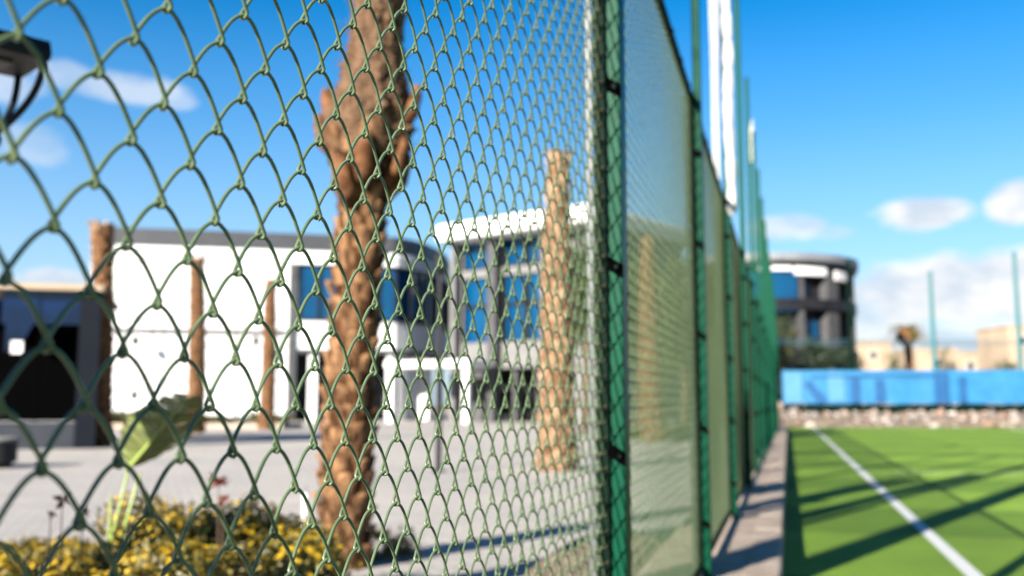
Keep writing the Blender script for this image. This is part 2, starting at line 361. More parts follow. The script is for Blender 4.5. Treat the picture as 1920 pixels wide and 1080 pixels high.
# ------------------------------------------------------------------ the fence
PITCH = 2.945; Y0 = -0.2                     # panel length, start of the near panel
UU, VV_ = 0.0828, 0.0843                     # openings of the mesh
S0, H0 = 0.5418-Y0, 0.1649+1.05              # a known knuckle, panel coordinates
ZB, ZT = 0.14, 2.84                          # frame bottom and top
def wire_mesh(qs, hook, sides, seed, jitter=0.0006, r=0.00198):
    g = np.random.default_rng(seed)
    a = 0.0045; e = 0.0021
    qs = np.array(qs)
    m0 = math.ceil((ZB+0.02-H0)/(VV_/2)); m1 = math.floor((ZT-0.02-H0)/(VV_/2))
    Vs = []; Fs = []; off = 0
    for m in range(m0, m1):
        s_b = S0 + m*UU/2                    # a lower bend of this wire
        n0 = math.floor((0.02-s_b)/UU)-1; n1 = math.ceil((PITCH-0.02-s_b)/UU)+1
        P = []
        for nn in range(n0, n1+1):
            sb = s_b+nn*UU
            js, jz, jt = g.normal(size=3)*jitter
            for half in (0, 1):
                q = qs[1:-1] if half == 0 else qs[:0:-1]
                z = 0.5*q + 0.5*np.sin(q*PI/2)
                zl = -e+a; z = zl + z*(VV_/2+e-zl)
                ds0 = 0.0012
                s = sb + ds0 + q*(UU/2-ds0) if half == 0 else sb + UU - ds0 - q*(UU/2-ds0)
                x = a*np.tanh((1-q)*UU/2/0.008)
                if half == 0: x = -x
                seg = np.stack([x, s+js*(1-q), H0+m*VV_/2+z+jz*(1-q)+jt*q], 1)
                al = np.array(hook)*PI/2     # the tight loop under the wire below
                if half == 0:
                    hk = np.stack([-a*np.sin(al), sb+ds0*np.sin(al)+js, H0+m*VV_/2-e+a*(1-np.cos(al))+jz], 1); seg = np.concatenate([hk, seg])
                else:
                    al = al[:0:-1]
                    hk = np.stack([a*np.sin(al), sb+UU-ds0*np.sin(al)+js, H0+m*VV_/2-e+a*(1-np.cos(al))+jz], 1); seg = np.concatenate([seg, hk])
                P.append(seg)
        P = np.concatenate(P)
        P = P[(P[:, 1] > 0.12) & (P[:, 1] < PITCH-0.01)]
        # gentle bulging of the hand stretched mesh
        P[:, 0] += 0.006*np.sin(P[:, 1]*2.1+0.4)*np.sin(P[:, 2]*2.3) 
        n = len(P)
        T = np.gradient(P, axis=0); T /= np.linalg.norm(T, axis=1)[:, None]
        ref = np.array([1., 0, 0]); A = ref-(T@ref)[:, None]*T; A /= np.linalg.norm(A, axis=1)[:, None]; B = np.cross(T, A)
        th = np.arange(sides)*2*PI/sides
        V = (P[:, None, :]+r*(np.cos(th)[None, :, None]*A[:, None, :]+np.sin(th)[None, :, None]*B[:, None, :])).reshape(-1, 3)
        i = np.arange(n-1)[:, None]*sides; j = np.arange(sides)[None, :]; k = (j+1) % sides
        F = np.stack([i+j, i+k, i+sides+k, i+sides+j], -1).reshape(-1, 4)+off
        Vs.append(V); Fs.append(F); off += len(V)
    return np.concatenate(Vs), np.concatenate(Fs)

def frame_mb():
    f = MB(); w = 0.035
    x0, x1 = -0.013, 0.022
    f.box((x0, 0.108, ZB), (x1, 0.118, ZT)); f.box((x0, PITCH-0.012, ZB), (x1, PITCH-0.002, ZT))
    f.box((x0+0.001, 0.118, ZT-w-0.001), (x1-0.001, PITCH-0.012, ZT-0.001)); f.box((x0+0.001, 0.118, ZB+0.001), (x1-0.001, PITCH-0.012, ZB+w))
    return f
def lacing_mb(yc):
    t = np.arange(0, 1.0001, 1/620)
    z = ZB+0.05+t*(ZT-ZB-0.1); ph = 2*PI*z/0.042
    return MB().tube(np.stack([0.0015+0.0195*np.cos(ph), yc+0.0085*np.sin(ph), z], 1), 0.0019, 5)
def tie_mb():
    th = np.linspace(0, 2*PI, 13)
    return MB().tube(np.stack([0.0045+0.023*np.cos(th), 0.004*np.sin(th), 0.023*np.sin(th)], 1), 0.004, 5, cap=False, ref=np.array([0., 1, 0]))
def add_trim(parent):
    for yc in (PITCH-0.008, 0.113): lacing_mb(yc).build('lacing_wire', M_lace, parent, smooth=True)
    t0 = tie_mb().build('wire_tie', M_galv, parent, smooth=True); t0.location = (0, 0.2, ZT-0.018)
    for k in range(1, 7):
        c = t0.copy(); COL.objects.link(c); c.parent = parent; c.location = (0, 0.2+k*0.42, ZT-0.018)
def bar_mb():
    return MB().box((-0.032, PITCH-0.022, ZB+0.01), (-0.0145, PITCH-0.017, ZT-0.01))

QHI = [0, .06, .13, .22, .34, .48, .62, .75, .86, .94, 1]; KHI = [0, .3, .65, 1]
QLO = [0, .25, .6, .87, 1]; KLO = [0, 1]
g_panel = 'chain link panels of the long pitch fence'
near = empty('chain_link_fence', (0, Y0, 0), 'nearest chain link panel, its large open mesh filling the picture up to the first post', 'fence panel', g_panel)
V, F = wire_mesh(QHI, KHI, 8, 5); quads_mesh('wire_mesh', V, 0, M_wire, near, F=F, smooth=True)
frame_mb().build('frame', M_frame, near, bevel=0.003); add_trim(near)
bar_mb().build('tension_bar', M_galv, near)
N_PANEL = 16
proto = empty('chain_link_fence', (0, Y0+PITCH, 0), 'dense looking chain link panel directly beyond the nearest green post', 'fence panel', g_panel)
V, F = wire_mesh(QLO, KLO, 5, 6, r=0.0024); quads_mesh('wire_mesh', V, 0, M_wire, proto, F=F, smooth=True)
frame_mb().build('frame', M_frame, proto); add_trim(proto)
bar_mb().build('tension_bar', M_galv, proto)
ORD = ['', '', 'second', 'third', 'fourth', 'fifth', 'sixth', 'seventh', 'eighth', 'ninth', 'tenth', 'eleventh', 'twelfth', 'thirteenth', 'fourteenth', 'fifteenth']
for k in range(2, N_PANEL):
    lab = '%s chain link panel beyond the nearest green post, before its %s post' % (ORD[k], 'next')
    if k <= 4: lab = '%s chain link panel counted beyond the nearest post, blurred to an olive strip' % ORD[k]
    else: lab = 'narrow blurred chain link panel in the far crowded end of the fence'
    copy_thing(proto, (0, Y0+PITCH*k, 0), lab, g_panel)

# the first panel beyond the post is near enough to carry the finely bent mesh too
fine = [c for c in near.children if c.name.startswith('wire_mesh')][0].data
[c for c in proto.children if c.name.startswith('wire_mesh')][0].data = fine
# tall green posts
g_post = 'tall green posts along the fence'
def make_post(loc, label):
    t = empty('fence_post', loc, label, 'post', g_post)
    MB().box((0.02, -0.03, -0.02), (0.064, 0.07, 5.79)).build('pole', M_post, t, bevel=0.004)
    MB().box((0.018, -0.032, 5.79), (0.066, 0.072, 5.8)).build('cap', M_frame, t)
    MB().box((-0.02, -0.06, -0.02), (0.11, 0.08, 0.012)).build('base_plate', M_frame, t)
    for z in (0.41, 0.93, 1.45, 1.97, 2.5):  # sloped black straps: bracket and its cast shadow put into one shape
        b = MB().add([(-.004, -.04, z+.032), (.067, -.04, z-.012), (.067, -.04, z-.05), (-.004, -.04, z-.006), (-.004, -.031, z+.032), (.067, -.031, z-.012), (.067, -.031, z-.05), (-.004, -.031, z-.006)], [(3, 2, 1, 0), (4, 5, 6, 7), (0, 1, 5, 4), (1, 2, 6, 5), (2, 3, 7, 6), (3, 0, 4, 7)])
        k_ = b.build('bracket_and_shadow', M_inner, t)
        MB().tube([(0.05, -0.052, z-.02), (0.05, -0.0405, z-.02)], 0.007, 6).build('bolt', M_frame, k_)
    return t
post0 = make_post((0, Y0+PITCH+0.033, 0), 'nearest tall green post, sharp gloss paint with dark bracket and shadow straps, right of the open mesh')
for k in range(2, N_PANEL+1):
    y = Y0+PITCH*k+0.033
    if k == 2: lab = 'second tall green post, rising past the fence top beside the white gathered net'
    elif k == 3: lab = 'tall green post that carries the big white gathered net'
    elif k == 4: lab = 'tall green post directly right of the big white gathered net'
    elif k == 5: lab = 'tall green post standing apart in the sky just beyond the one beside the white net'
    else: lab = 'far blurred green post in the crowded row at the end of the fence'
    pk = copy_thing(post0, (0, y, 0), lab, g_post)
    if k >= 4: pk.scale = (1.3, 1, 1)      # the heavier posts further on
o = copy_thing(post0, (0, Y0+0.033, 0), 'green post at the near end of the nearest panel, outside the view', g_post)

# gathered white netting hung on the third post
def bundle(parent, x, y, z0, z1, r, name, ties, seed):
    g = np.random.default_rng(seed)
    n = 160; t = np.linspace(0, 1, n); z = z0+t*(z1-z0)
    rad = r*(0.82+0.22*np.abs(np.sin(t*ties*PI))**0.6)*(1+0.05*np.sin(t*60)); rad[:4] *= np.array([.3, .6, .8, .95]); rad[-4:] *= np.array([.95, .85, .7, .4])
    P = np.stack([x+0.006*np.sin(t*17), y+0.006*np.cos(t*13), z], 1)
    m = MB(); th = np.arange(20)*2*PI/20
    V = np.stack([P[:, None, 0]+rad[:, None]*(1+0.1*np.sin(th*5+t[:, None]*9)[:, :])*np.cos(th), P[:, None, 1]+rad[:, None]*(1+0.1*np.sin(th*5+t[:, None]*9))*np.sin(th), np.repeat(z[:, None], 20, 1)], -1).reshape(-1, 3)
    F = [(i*20+j, i*20+(j+1) % 20, (i+1)*20+(j+1) % 20, (i+1)*20+j) for i in range(n-1) for j in range(20)]
    m.add(V, F); o = m.build(name, M_cloth, parent, smooth=True)
    tm = MB()
    for k in range(1, ties):
        zz = z0+(z1-z0)*k/ties; th2 = np.linspace(0, 2*PI, 17)
        tm.tube(np.stack([x+r*0.86*np.cos(th2), y+r*0.86*np.sin(th2), np.full(17, zz)], 1), 0.004, 5, cap=False, ref=np.array([0, 0, 1.]))
    tm.build('tie_cord', M_cloth, parent, smooth=True)
yb = Y0+PITCH*3-0.06
wn = empty('gathered_net', (0, yb, 2.5), 'big white gathered netting hanging down a tall post above the fence', 'netting')
bundle(wn, 0.085, 0.0, 0.15, 3.28, 0.042, 'tied_roll', 12, 3)
def sheet():
    n, m = 60, 25; V = []
    for i in range(n+1):
        t = i/n; z = -1.3+t*4.58
        xa = -0.05-0.02*t; xb = -0.018+0.052*t*t
        for j in range(m+1):
            u = j/m; V.append((xa+(xb-xa)*u, -0.01+0.012*math.sin(u*PI*5+t*2.0)*(0.4+t)+0.004*math.sin(t*25+u*6), z))
    F = [(i*(m+1)+j, i*(m+1)+j+1, (i+1)*(m+1)+j+1, (i+1)*(m+1)+j) for i in range(n) for j in range(m)]
    o = MB().add(V, F).build('loose_fold', M_cloth, wn, smooth=True)
    s = o.modifiers.new('thickness', 'SOLIDIFY'); s.thickness = 0.004
sheet()
q = at(1411, 306, 18.0); q2 = at(1411, 238, 18.0)
fn = empty('gathered_net', (q[0], q[1], q[2]), 'small short white netting roll high on a far post', 'netting')
bundle(fn, 0, 0, 0, q2[2]-q[2], 0.06, 'tied_roll', 3, 8)
MB().tube([(0, 0, q2[2]-q[2]-0.02), (0.01, 0, q2[2]-q[2]+0.09), (0.03, 0, q2[2]-q[2]+0.17)], [0.03, 0.018, 0.004], 8).build('loose_end', M_cloth, fn, smooth=True)

# ------------------------------------------------------------------ palm trunks
def palm_trunk(name, base, top, prof, label, row=0.125, stubs=7, amp=0.14, material=M_palm, seed=1, ang=56, res=0.014, fib=None, group=None, cat='palm tree', boots=False, cut=False):
    """prof: list of (t, radius); fib: (t0, t1) fibrous wrapped part"""
    g = np.random.default_rng(seed)
    base = np.asarray(base, float); top = np.asarray(top, float)
    H = top[2]-base[2]; n = int(H/res)
    t = np.linspace(0, 1, n); z = t*H
    rad = np.interp(t, [p[0] for p in prof], [p[1] for p in prof])
    ax = (top-base)[None, :]*t[:, None]; ax[:, 0] += 0.02*np.sin(t*5+seed); ax[:, 1] += 0.02*np.cos(t*4+seed)
    th = np.arange(ang)*2*PI/ang
    TH, Z = np.meshgrid(th, z)
    rowf = Z/row + 0.08*np.sin(TH*2+Z*3); ri = np.floor(rowf); fr = rowf-ri
    ph = (TH/(2*PI)*stubs + 0.5*(ri % 2) + 0.13*np.sin(ri*2.3)) % 1.0
    lobe = np.sin(ph*PI)**0.7
    jit = 0.6+0.8*np.sin(ri*12.9898+np.floor(TH/(2*PI)*stubs+0.5*(ri % 2))*78.233)**2
    saw = np.where(fr < 0.82, fr/0.82, (1-fr)/0.18)
    disp = amp*(saw*lobe*jit-0.3)
    noise = 0.03*np.sin(TH*9+Z*31)+0.025*np.sin(TH*17-Z*53)+0.02*g.normal(size=TH.shape)
    if fib is not None:
        k = np.clip((t-fib[0])/0.03, 0, 1)*np.clip((fib[1]-t)/0.03, 0, 1)
        k = k[:, None]
        fd = 0.05*np.sin(TH*23+3*np.sin(Z*4))+0.05*np.sin(TH*11+Z*6)+0.05*g.normal(size=TH.shape)+0.04*np.sin(Z*40+TH*3)
        disp = disp*(1-k)+fd*k
    RR = rad[:, None]*(1+disp+noise)
    V = np.stack([ax[:, None, 0]+RR*np.cos(TH), ax[:, None, 1]+RR*np.sin(TH), ax[:, None, 2]+0*RR], -1).reshape(-1, 3)
    i = np.arange(n-1)[:, None]*ang; j = np.arange(ang)[None, :]; kk = (j+1) % ang
    F = np.stack([i+j, i+kk, i+ang+kk, i+ang+j], -1).reshape(-1, 4)
    root = empty(name, base, label, cat, group)
    if boots:                                # leaf bases: overlapping cut stubs, part of the same bark
        Vb = [V]; Fb = []; o_ = len(V); rr = 0; zz = 0.02
        while zz < H*(fib[0]+.03 if fib else 1):
            for k in range(stubs):
                a = (k+0.5*(rr % 2)+g.uniform(-.12, .12))*2*PI/stubs; tt = min(1, zz/H); r0 = np.interp(tt, t, rad); c0 = np.array([np.interp(tt, t, ax[:, q]) for q in range(3)])
                d = np.array([math.cos(a), math.sin(a), 0]); sdv = np.array([-math.sin(a), math.cos(a), 0]); w = r0*2*PI/stubs*0.5*g.uniform(.72, .95); hh = row*g.uniform(1.05, 1.5); lip = r0*g.uniform(.2, .42)+.012
                rows_ = [(-.1*hh, .5, .0), (.35*hh, .9, lip*.4), (.8*hh, 1.0, lip*.8), (hh, .8, lip), (hh*(.93+.1*g.random()), .62, lip*.15-.02)]
                tilt = g.uniform(-.12, .12); P_ = []
                for (dz, ww, ou) in rows_:
                    for u in (-1, -.5, 0, .5, 1):
                        P_.append(c0+d*(r0*(1-.13*u*u)+ou*(1-.35*u*u)+g.normal()*.003)+sdv*(u*w*ww+tilt*dz)+np.array([0, 0, dz-.018*u*u+g.normal()*.004]))
                Vb.append(np.array(P_)); Fb += [(o_+i*5+j, o_+i*5+j+1, o_+i*5+j+6, o_+i*5+j+5) for i in range(4) for j in range(4)]; o_ += 25
            zz += row*g.uniform(.85, 1.1); rr += 1
        V = np.concatenate(Vb); FB = np.array(Fb)
    split = None
    if fib is not None and fib[1] > 0.95:
        split = int(fib[0]*n)
        tr_ = quads_mesh('trunk', V, 0, M_pcore if boots else material, root, F=np.concatenate([F[:split*ang], FB]) if boots else F[:split*ang], smooth=True)
        if boots:
            tr_.data.materials.append(M_boot); nf = split*ang
            tr_.data.polygons.foreach_set('material_index', np.r_[np.zeros(nf, np.int32), np.ones(len(tr_.data.polygons)-nf, np.int32)])
        quads_mesh('fibre_wrap', V, 0, M_fibre, root, F=F[split*ang:], smooth=True)
    else:
        tr_ = quads_mesh('trunk', V, 0, material, root, F=np.concatenate([F, FB]) if boots else F, smooth=True)
        if boots: tr_.data.materials.append(M_bootpale if boots == 2 else M_boot); tr_.data.polygons.foreach_set('material_index', np.r_[np.zeros(len(F), np.int32), np.ones(len(tr_.data.polygons)-len(F), np.int32)])
        if cut:                              # ragged cut frond bases at the top
            for k in range(7):
                a = k*0.9+seed; L = rad[-1]*g.uniform(.3, .9); d = np.array([math.cos(a), math.sin(a), 0])*rad[-1]; e_ = (top-base)
                MB().tube([e_+d*.7-[0, 0, L*.8], e_+d*.85, e_+d*g.uniform(.7, 1.5)+[0, 0, L*.6], e_+d*g.uniform(.8, 1.7)+[0, 0, L]], [rad[-1]*.4, rad[-1]*.36, rad[-1]*.22, rad[-1]*.08], 6).build('frond_stub', M_bootpale, root)
    c = V[(n-1)*ang:n*ang]; m = MB(); m.add(np.vstack([c-[0, 0, 0.002], c.mean(0)+[0, 0, 0.03]]), [(a, (a+1) % ang, ang) for a in range(ang)])
    m.build('cut_top', material, root)
    return root, t, rad, ax

pb = np.array([-2.33, 6.14, 0.0]); pt = np.array([-1.90, 5.66, 4.9])
main_prof = [(0, .165), (.035, .155), (.175, .142), (.31, .138), (.44, .135), (.49, .15), (.52, .2), (.555, .262), (.6, .262), (.64, .21), (.69, .165), (.75, .158), (1, .14)]
palm, _, _, _ = palm_trunk('palm_tree', pb, pt, main_prof, 'big orange brown palm trunk with a ragged bulge, close behind the open mesh', fib=(0.54, 1.0), seed=3, amp=0.12, boots=True, row=0.115, stubs=6)
# frayed fibres and old boot stubs round the bulge
g = np.random.default_rng(21); m = MB()
for _ in range(260):
    tt = g.uniform(0.5, 0.9); a = g.uniform(0, 2*PI); r = np.interp(tt, [p[0] for p in main_prof], [p[1] for p in main_prof])
    c = (pt-pb)*tt; L = g.uniform(0.05, 0.14)
    d = np.array([math.cos(a), math.sin(a), 0.0]); s = np.array([-math.sin(a), math.cos(a), 0])
    P0 = c+d*r*0.95; P1 = c+d*(r+L*0.35)+np.array([0, 0, L*g.uniform(-.6, .9)])+s*L*g.uniform(-.4, .4); P2 = P1+d*L*0.3+np.array([0, 0, L*g.uniform(-.5, .7)])
    m.tube([P0, P1, P2], [0.003, 0.002, 0.0008], 4)
m.build('loose_fibre', M_fibre, palm)['kind'] = 'stuff'
for (a, tt, L, w) in ((-0.3, 0.527, 0.12, 0.07), (2.8, 0.544, 0.08, 0.08), (3.6, 0.562, 0.08, 0.08), (0.2, 0.513, 0.1, 0.08), (-1.2, 0.527, 0.1, 0.12), (4.4, 0.500, 0.1, 0.13), (1.4, 0.527, .12, .1), (-0.1, 0.597, 0.1, 0.08), (3.1, 0.606, 0.09, 0.1)):
    r = np.interp(tt, [p[0] for p in main_prof], [p[1] for p in main_prof]); c = (pt-pb)*tt
    d = np.array([math.cos(a), math.sin(a), 0.0]); s = np.array([-math.sin(a), math.cos(a), 0])
    m = MB(); Pn = [c+d*(r*0.7)+np.array([0, 0, -0.12]), c+d*(r+L*0.4)+np.array([0, 0, -0.02]), c+d*(r+L*0.75)+np.array([0, 0, 0.1]), c+d*(r+L*0.8)+np.array([0, 0, 0.16])]
    m.tube(Pn, [w*0.55, w*0.6, w*0.45, w*0.3], 9); m.build('boot_stub', M_palm, palm, smooth=True)

for (x, yt, z, w, wt, lab, xb, mt, sd, am) in (
    (190, 425, 25.0, 30, 34, 'flat topped palm trunk at the end of the white building beside the dark kiosk', 195, M_palm, 4, .1),
    (370, 488, 36.0, 28, 22, 'bare palm trunk before the white wall, left one of the two behind the broad leaf', 367, M_palm, 5, .1),
    (509, 530, 42.0, 25, 17, 'thin pale palm trunk before the white wall near the blue window', 499, M_palm, 6, .08),
    (1049, 300, 16.0, 60, 34, 'tall pale palm trunk seen through the dense mesh left of the nearest post', 1041, M_palm, 7, .1),
    (1214, 455, 28.0, 42, 22, 'palm trunk seen through the mesh between the first and second posts', 1224, M_palm, 8, .13)):
    tp = at(x, yt, z); bs = at(xb, 800, z); bs[2] = 0.0
    palm_trunk('palm_tree', bs, tp, [(0, w/2/FPX*z*1.15), (.08, w/2/FPX*z), (.6, (w*.6+wt*.4)/2/FPX*z), (1, wt/2/FPX*z)], lab, row=0.16, material=mt, seed=sd, amp=am, ang=36, res=0.03, group='bare palm trunks on the plaza', boots=2 if sd == 7 else 1, cut=True)

# two more palms of the same row stand outside the view and throw their shadows over the pitch
for k, (x, y) in enumerate(((-2.5, -0.2), (-2.95, 1.85))):
    palm_trunk('palm_tree', (x, y, 0), (x+.1, y-.1, 7.4), [(0, .19), (.1, .16), (.6, .145), (1, .15)], ('palm trunk of the fence row at the viewer, outside the view', 'palm trunk of the fence row just before the big one, outside the view')[k], seed=50+k, ang=24, res=.04, material=M_palm, group='palm row along the fence')
# ------------------------------------------------------------------ planting by the fence
def flower_bed():
    g = np.random.default_rng(31)
    Vl = []; Vf = []
    def blob(c, rad, n, nf):
        d = g.normal(size=(n, 3)); d /= np.linalg.norm(d, axis=1)[:, None]; d[:, 2] = np.abs(d[:, 2])
        p = c + d*rad*g.uniform(0.45, 1.08, (n, 1))
        a = d*0.5+g.normal(size=(n, 3))*0.6; a /= np.linalg.norm(a, axis=1)[:, None]; b = np.cross(a, g.normal(size=(n, 3))); b /= np.linalg.norm(b, axis=1)[:, None]
        L = g.uniform(0.012, 0.028, n)[:, None]
        Vl.append(np.stack([p-a*L, p+b*L*.45, p+a*L, p-b*L*.45], 1).reshape(-1, 3))
        d = g.normal(size=(nf, 3)); d[:, 2] = np.abs(d[:, 2])+0.25; d /= np.linalg.norm(d, axis=1)[:, None]
        p = c + d*rad*g.uniform(0.92, 1.16, (nf, 1))
        for q, dn in zip(p, d):
            s = np.cross(dn, [0.3, 0.2, 1]); s /= np.linalg.norm(s); u = np.cross(s, dn)
            for k in range(7):
                an = k*0.9; dd = math.cos(an)*s+math.sin(an)*u
                ll = g.uniform(0.009, 0.017); side = np.cross(dd, dn)*ll*0.6; rise = dn*g.uniform(0.0, 0.006)
                Vf.append(np.array([q, q+dd*ll*0.6+side+rise, q+dd*ll*1.25+rise, q+dd*ll*0.6-side+rise]))
    for k in range(58):
        x = g.uniform(-40, 600); zz = g.uniform(3.2, 5.4)
        c = at(x, 1000, zz)
        h = 0.25+0.12*g.random()
        h *= 1.15 if 250 < x < 560 else 0.8
        c[2] = h-0.04
        blob(c, np.array([0.2, 0.2, 0.17])*g.uniform(0.8, 1.25), 620, int(g.uniform(30, 70)))
    root = empty('flower_bed', at(280, 1000, 4.2)*np.array([1, 1, 0]), 'mass of low bushes with small yellow flowers along the fence foot', 'flower bed'); root['kind'] = 'stuff'
    Ml = np.concatenate(Vl); Mf = np.concatenate(Vf)
    o = quads_mesh('foliage', Ml, len(Ml)//4, M_bedleaf, root); o.matrix_parent_inverse = root.matrix_world.inverted()
    o2 = quads_mesh('blossoms', Mf, len(Mf)//4, M_flower, root)
    for q in (o, o2): q.location = -np.array(root.location)
flower_bed()

def shrub(name, c, rad, n, size, mt, label, cat, seed, group=None, stem=True, shell=0.5, clumps=24):
    c = np.asarray(c, float); root = empty(name, (c[0], c[1], max(0, c[2]-rad[2]) if False else 0.0), label, cat, group)
    V, k = leaves(n, (0, 0, c[2]), rad, size, seed, shell=shell, clumps=clumps, flat=0.8)
    V[:, 2] = np.maximum(V[:, 2], 0.01)
    quads_mesh('foliage', V, k, mt, root)
    if stem:
        m = MB(); gg = np.random.default_rng(seed+5)
        for _ in range(5):
            a = gg.uniform(0, 6.28); m.tube([(0, 0, -0.02), (math.cos(a)*rad[0]*.25, math.sin(a)*rad[1]*.25, c[2]*.6), (math.cos(a)*rad[0]*.6, math.sin(a)*rad[1]*.6, c[2])], [size*.5, size*.35, size*.15], 5)
        m.build('stem', M_bark, root)
    return root
q = on_level(735, 1052, 0); shrub('shrub', (q[0]-0.12, q[1]+0.1, 0.1), (0.24, 0.24, 0.14), 900, 0.022, M_bedleaf, 'small green and yellow shrub at the foot of the big palm trunk', 'shrub', 41)
q = on_level(600, 1066, 0); shrub('shrub', (q[0]-0.2, q[1]-0.05, 0.16), (0.3, 0.26, 0.16), 1200, 0.022, M_bedleaf, 'small shrub between the yellow flower bed and the big palm trunk', 'shrub', 42)
# unseen shrub added behind the viewer, shaped to shade the lowest mesh
shrub('shrub', (-0.62, -1.42, 1.22), (0.42, 0.84, 0.62), 14000, 0.05, M_leafA, 'unseen dense shrub added at the near fence end to shade the mesh', 'shrub', 43, shell=0.2, clumps=60)

# broad leaf on its stalks
def broad_leaf():
    base = at(212, 1010, 4.6); base[2] = 0.3
    foot = at(240, 880, 4.55); tip = at(350, 748, 4.4)
    root = empty('broad_leaf_plant', base*np.array([1, 1, 0]), 'upright broad green leaf with split edges on pale stalks above yellow flowers', 'plant')
    rl = np.array(root.location)
    ax = tip-foot; L = np.linalg.norm(ax); ax /= L
    toward = CAM-foot; toward /= np.linalg.norm(toward)
    side = np.cross(ax, toward); side /= np.linalg.norm(side); nrm = np.cross(side, ax)
    if nrm@toward < 0: nrm = -nrm
    m = MB(); n = 46
    prof = lambda t: 0.155*(math.sin(min(1, t*1.9+0.16)*PI/2)**0.8)*(1-max(0, t-0.45)/0.57)**0.5
    for sgn, fold in ((1, 0.12), (-1, 1.0)):
        for i in range(n):
            t0, t1 = i/n, (i+1)/n
            gap = 0.2 if (i in (9, 17, 26, 34, 35, 41)) else 0.0
            V = []
            for t in (t0, t1-0.0004):
                w = prof(t)*L/0.5*(1-gap*0.5) if t == t0 or not gap else prof(t)*L/0.5*0.72
                w *= 1.0 if sgn > 0 else 1.6
                for u in np.linspace(0, 1, 6):
                    sl = t*L+u*w*0.2+0.006*math.sin(t*70)*u
                    q = foot+ax*sl+side*(-sgn)*u*w*math.cos(fold)+nrm*(u*w*math.sin(fold)*(1 if sgn > 0 else -1)+0.008*math.sin(t*60+u*4)*u)-nrm*0.06*(t-0.5)**2
                    V.append(q-rl)
            m.add(V, [(k, k+1, k+7, k+6) for k in range(5)])
    m.build('leaf_blade', M_banana, root, smooth=True)
    mr = MB(); P = [foot+ax*t*L+nrm*(0.008-0.06*(t-0.5)**2) - rl for t in np.linspace(-0.02, 0.98, 16)]
    mr.tube(P, np.linspace(0.011, 0.003, 16), 7); mr.build('midrib', M_stalk, root, smooth=True)
    for (xa, ya, xb2, yb2, r) in ((208, 1010, 240, 884, .008), (226, 1010, 263, 888, .009)):
        s0 = at(xa, ya, 4.6); s1 = at(xb2, yb2, 4.55); s0 = s0-(s1-s0)*1.2
        MB().tube([s0-rl, (s0+s1)/2-rl+np.array([.006, 0, 0]), s1-rl], [r*1.2, r, r*.7], 7).build('stalk', M_stalk, root, smooth=True)
    s0 = at(205, 1000, 4.6); s1 = at(208, 925, 4.6)
    MB().tube([s0-(s1-s0)-rl, s0-rl, s1-rl], [.009, .008, .003], 6).build('stalk', M_stalk, root, smooth=True)
broad_leaf()

# dry red leaves / seed heads poking out of the bed
for k, (x, y, z, s, lab) in enumerate(((117, 938, 3.9, 22, 'dark red dry seed head tallest at the bed end below the kiosk'), (95, 965, 3.9, 16, 'small brown dry seed head lowest beside the dark red one'), (155, 962, 3.9, 18, 'red brown dry seed head right of the tallest one in the bed'),
                              (410, 905, 4.0, 30, 'broad dark red dry head above the yellow flowers right of the big leaf'), (418, 935, 4.0, 20, 'small pinkish red dry head just under the broad dark red one'))):
    p = at(x, y, z); sz = s/FPX*z
    root = empty('dry_seed_head', (p[0], p[1], 0), lab, 'flower', 'dry red heads in the bed')
    g = np.random.default_rng(60+k); m = MB()
    for _ in range(16):
        d = g.normal(size=3)*np.array([1.0, 1.0, 0.55]); d /= np.linalg.norm(d)
        q = np.array([0, 0, p[2]]); sd = np.cross(d, g.normal(size=3)); sd /= np.linalg.norm(sd)
        l = sz*g.uniform(0.5, 1.0)
        m.add([q, q+d*l*.5+sd*l*.22, q+d*l, q+d*l*.5-sd*l*.22], [(0, 1, 2, 3)])
    m.build('bracts', M_dry, root)
    MB().tube([(0.02, 0, 0.2), (0.005, 0, p[2]*.7), (0, 0, p[2])], [.004, .003, .002], 5).build('stem', M_bark, root)

# white bollard light with a bent hose behind the bed
q = on_level(571, 1004, 0)
t = empty('bollard', (q[0], q[1], 0), 'thin white bollard between the yellow bed and the big palm trunk', 'bollard')
MB().tube([(0, 0, 0), (0, 0, .3)], 0.02, 12).build('tube', M_whitetrim, t, smooth=False)
MB().tube([(0, 0, .3), (0, 0, .31), (0, 0, .335)], [0.024, .024, .016], 12).build('cap', M_whitetrim, t)
MB().tube([(0, 0, .33), (.0, .01, .42), (-.03, .02, .5), (-.08, .03, .53), (-.13, .04, .5)], .005, 6).build('hose', M_pipe, t, smooth=True)

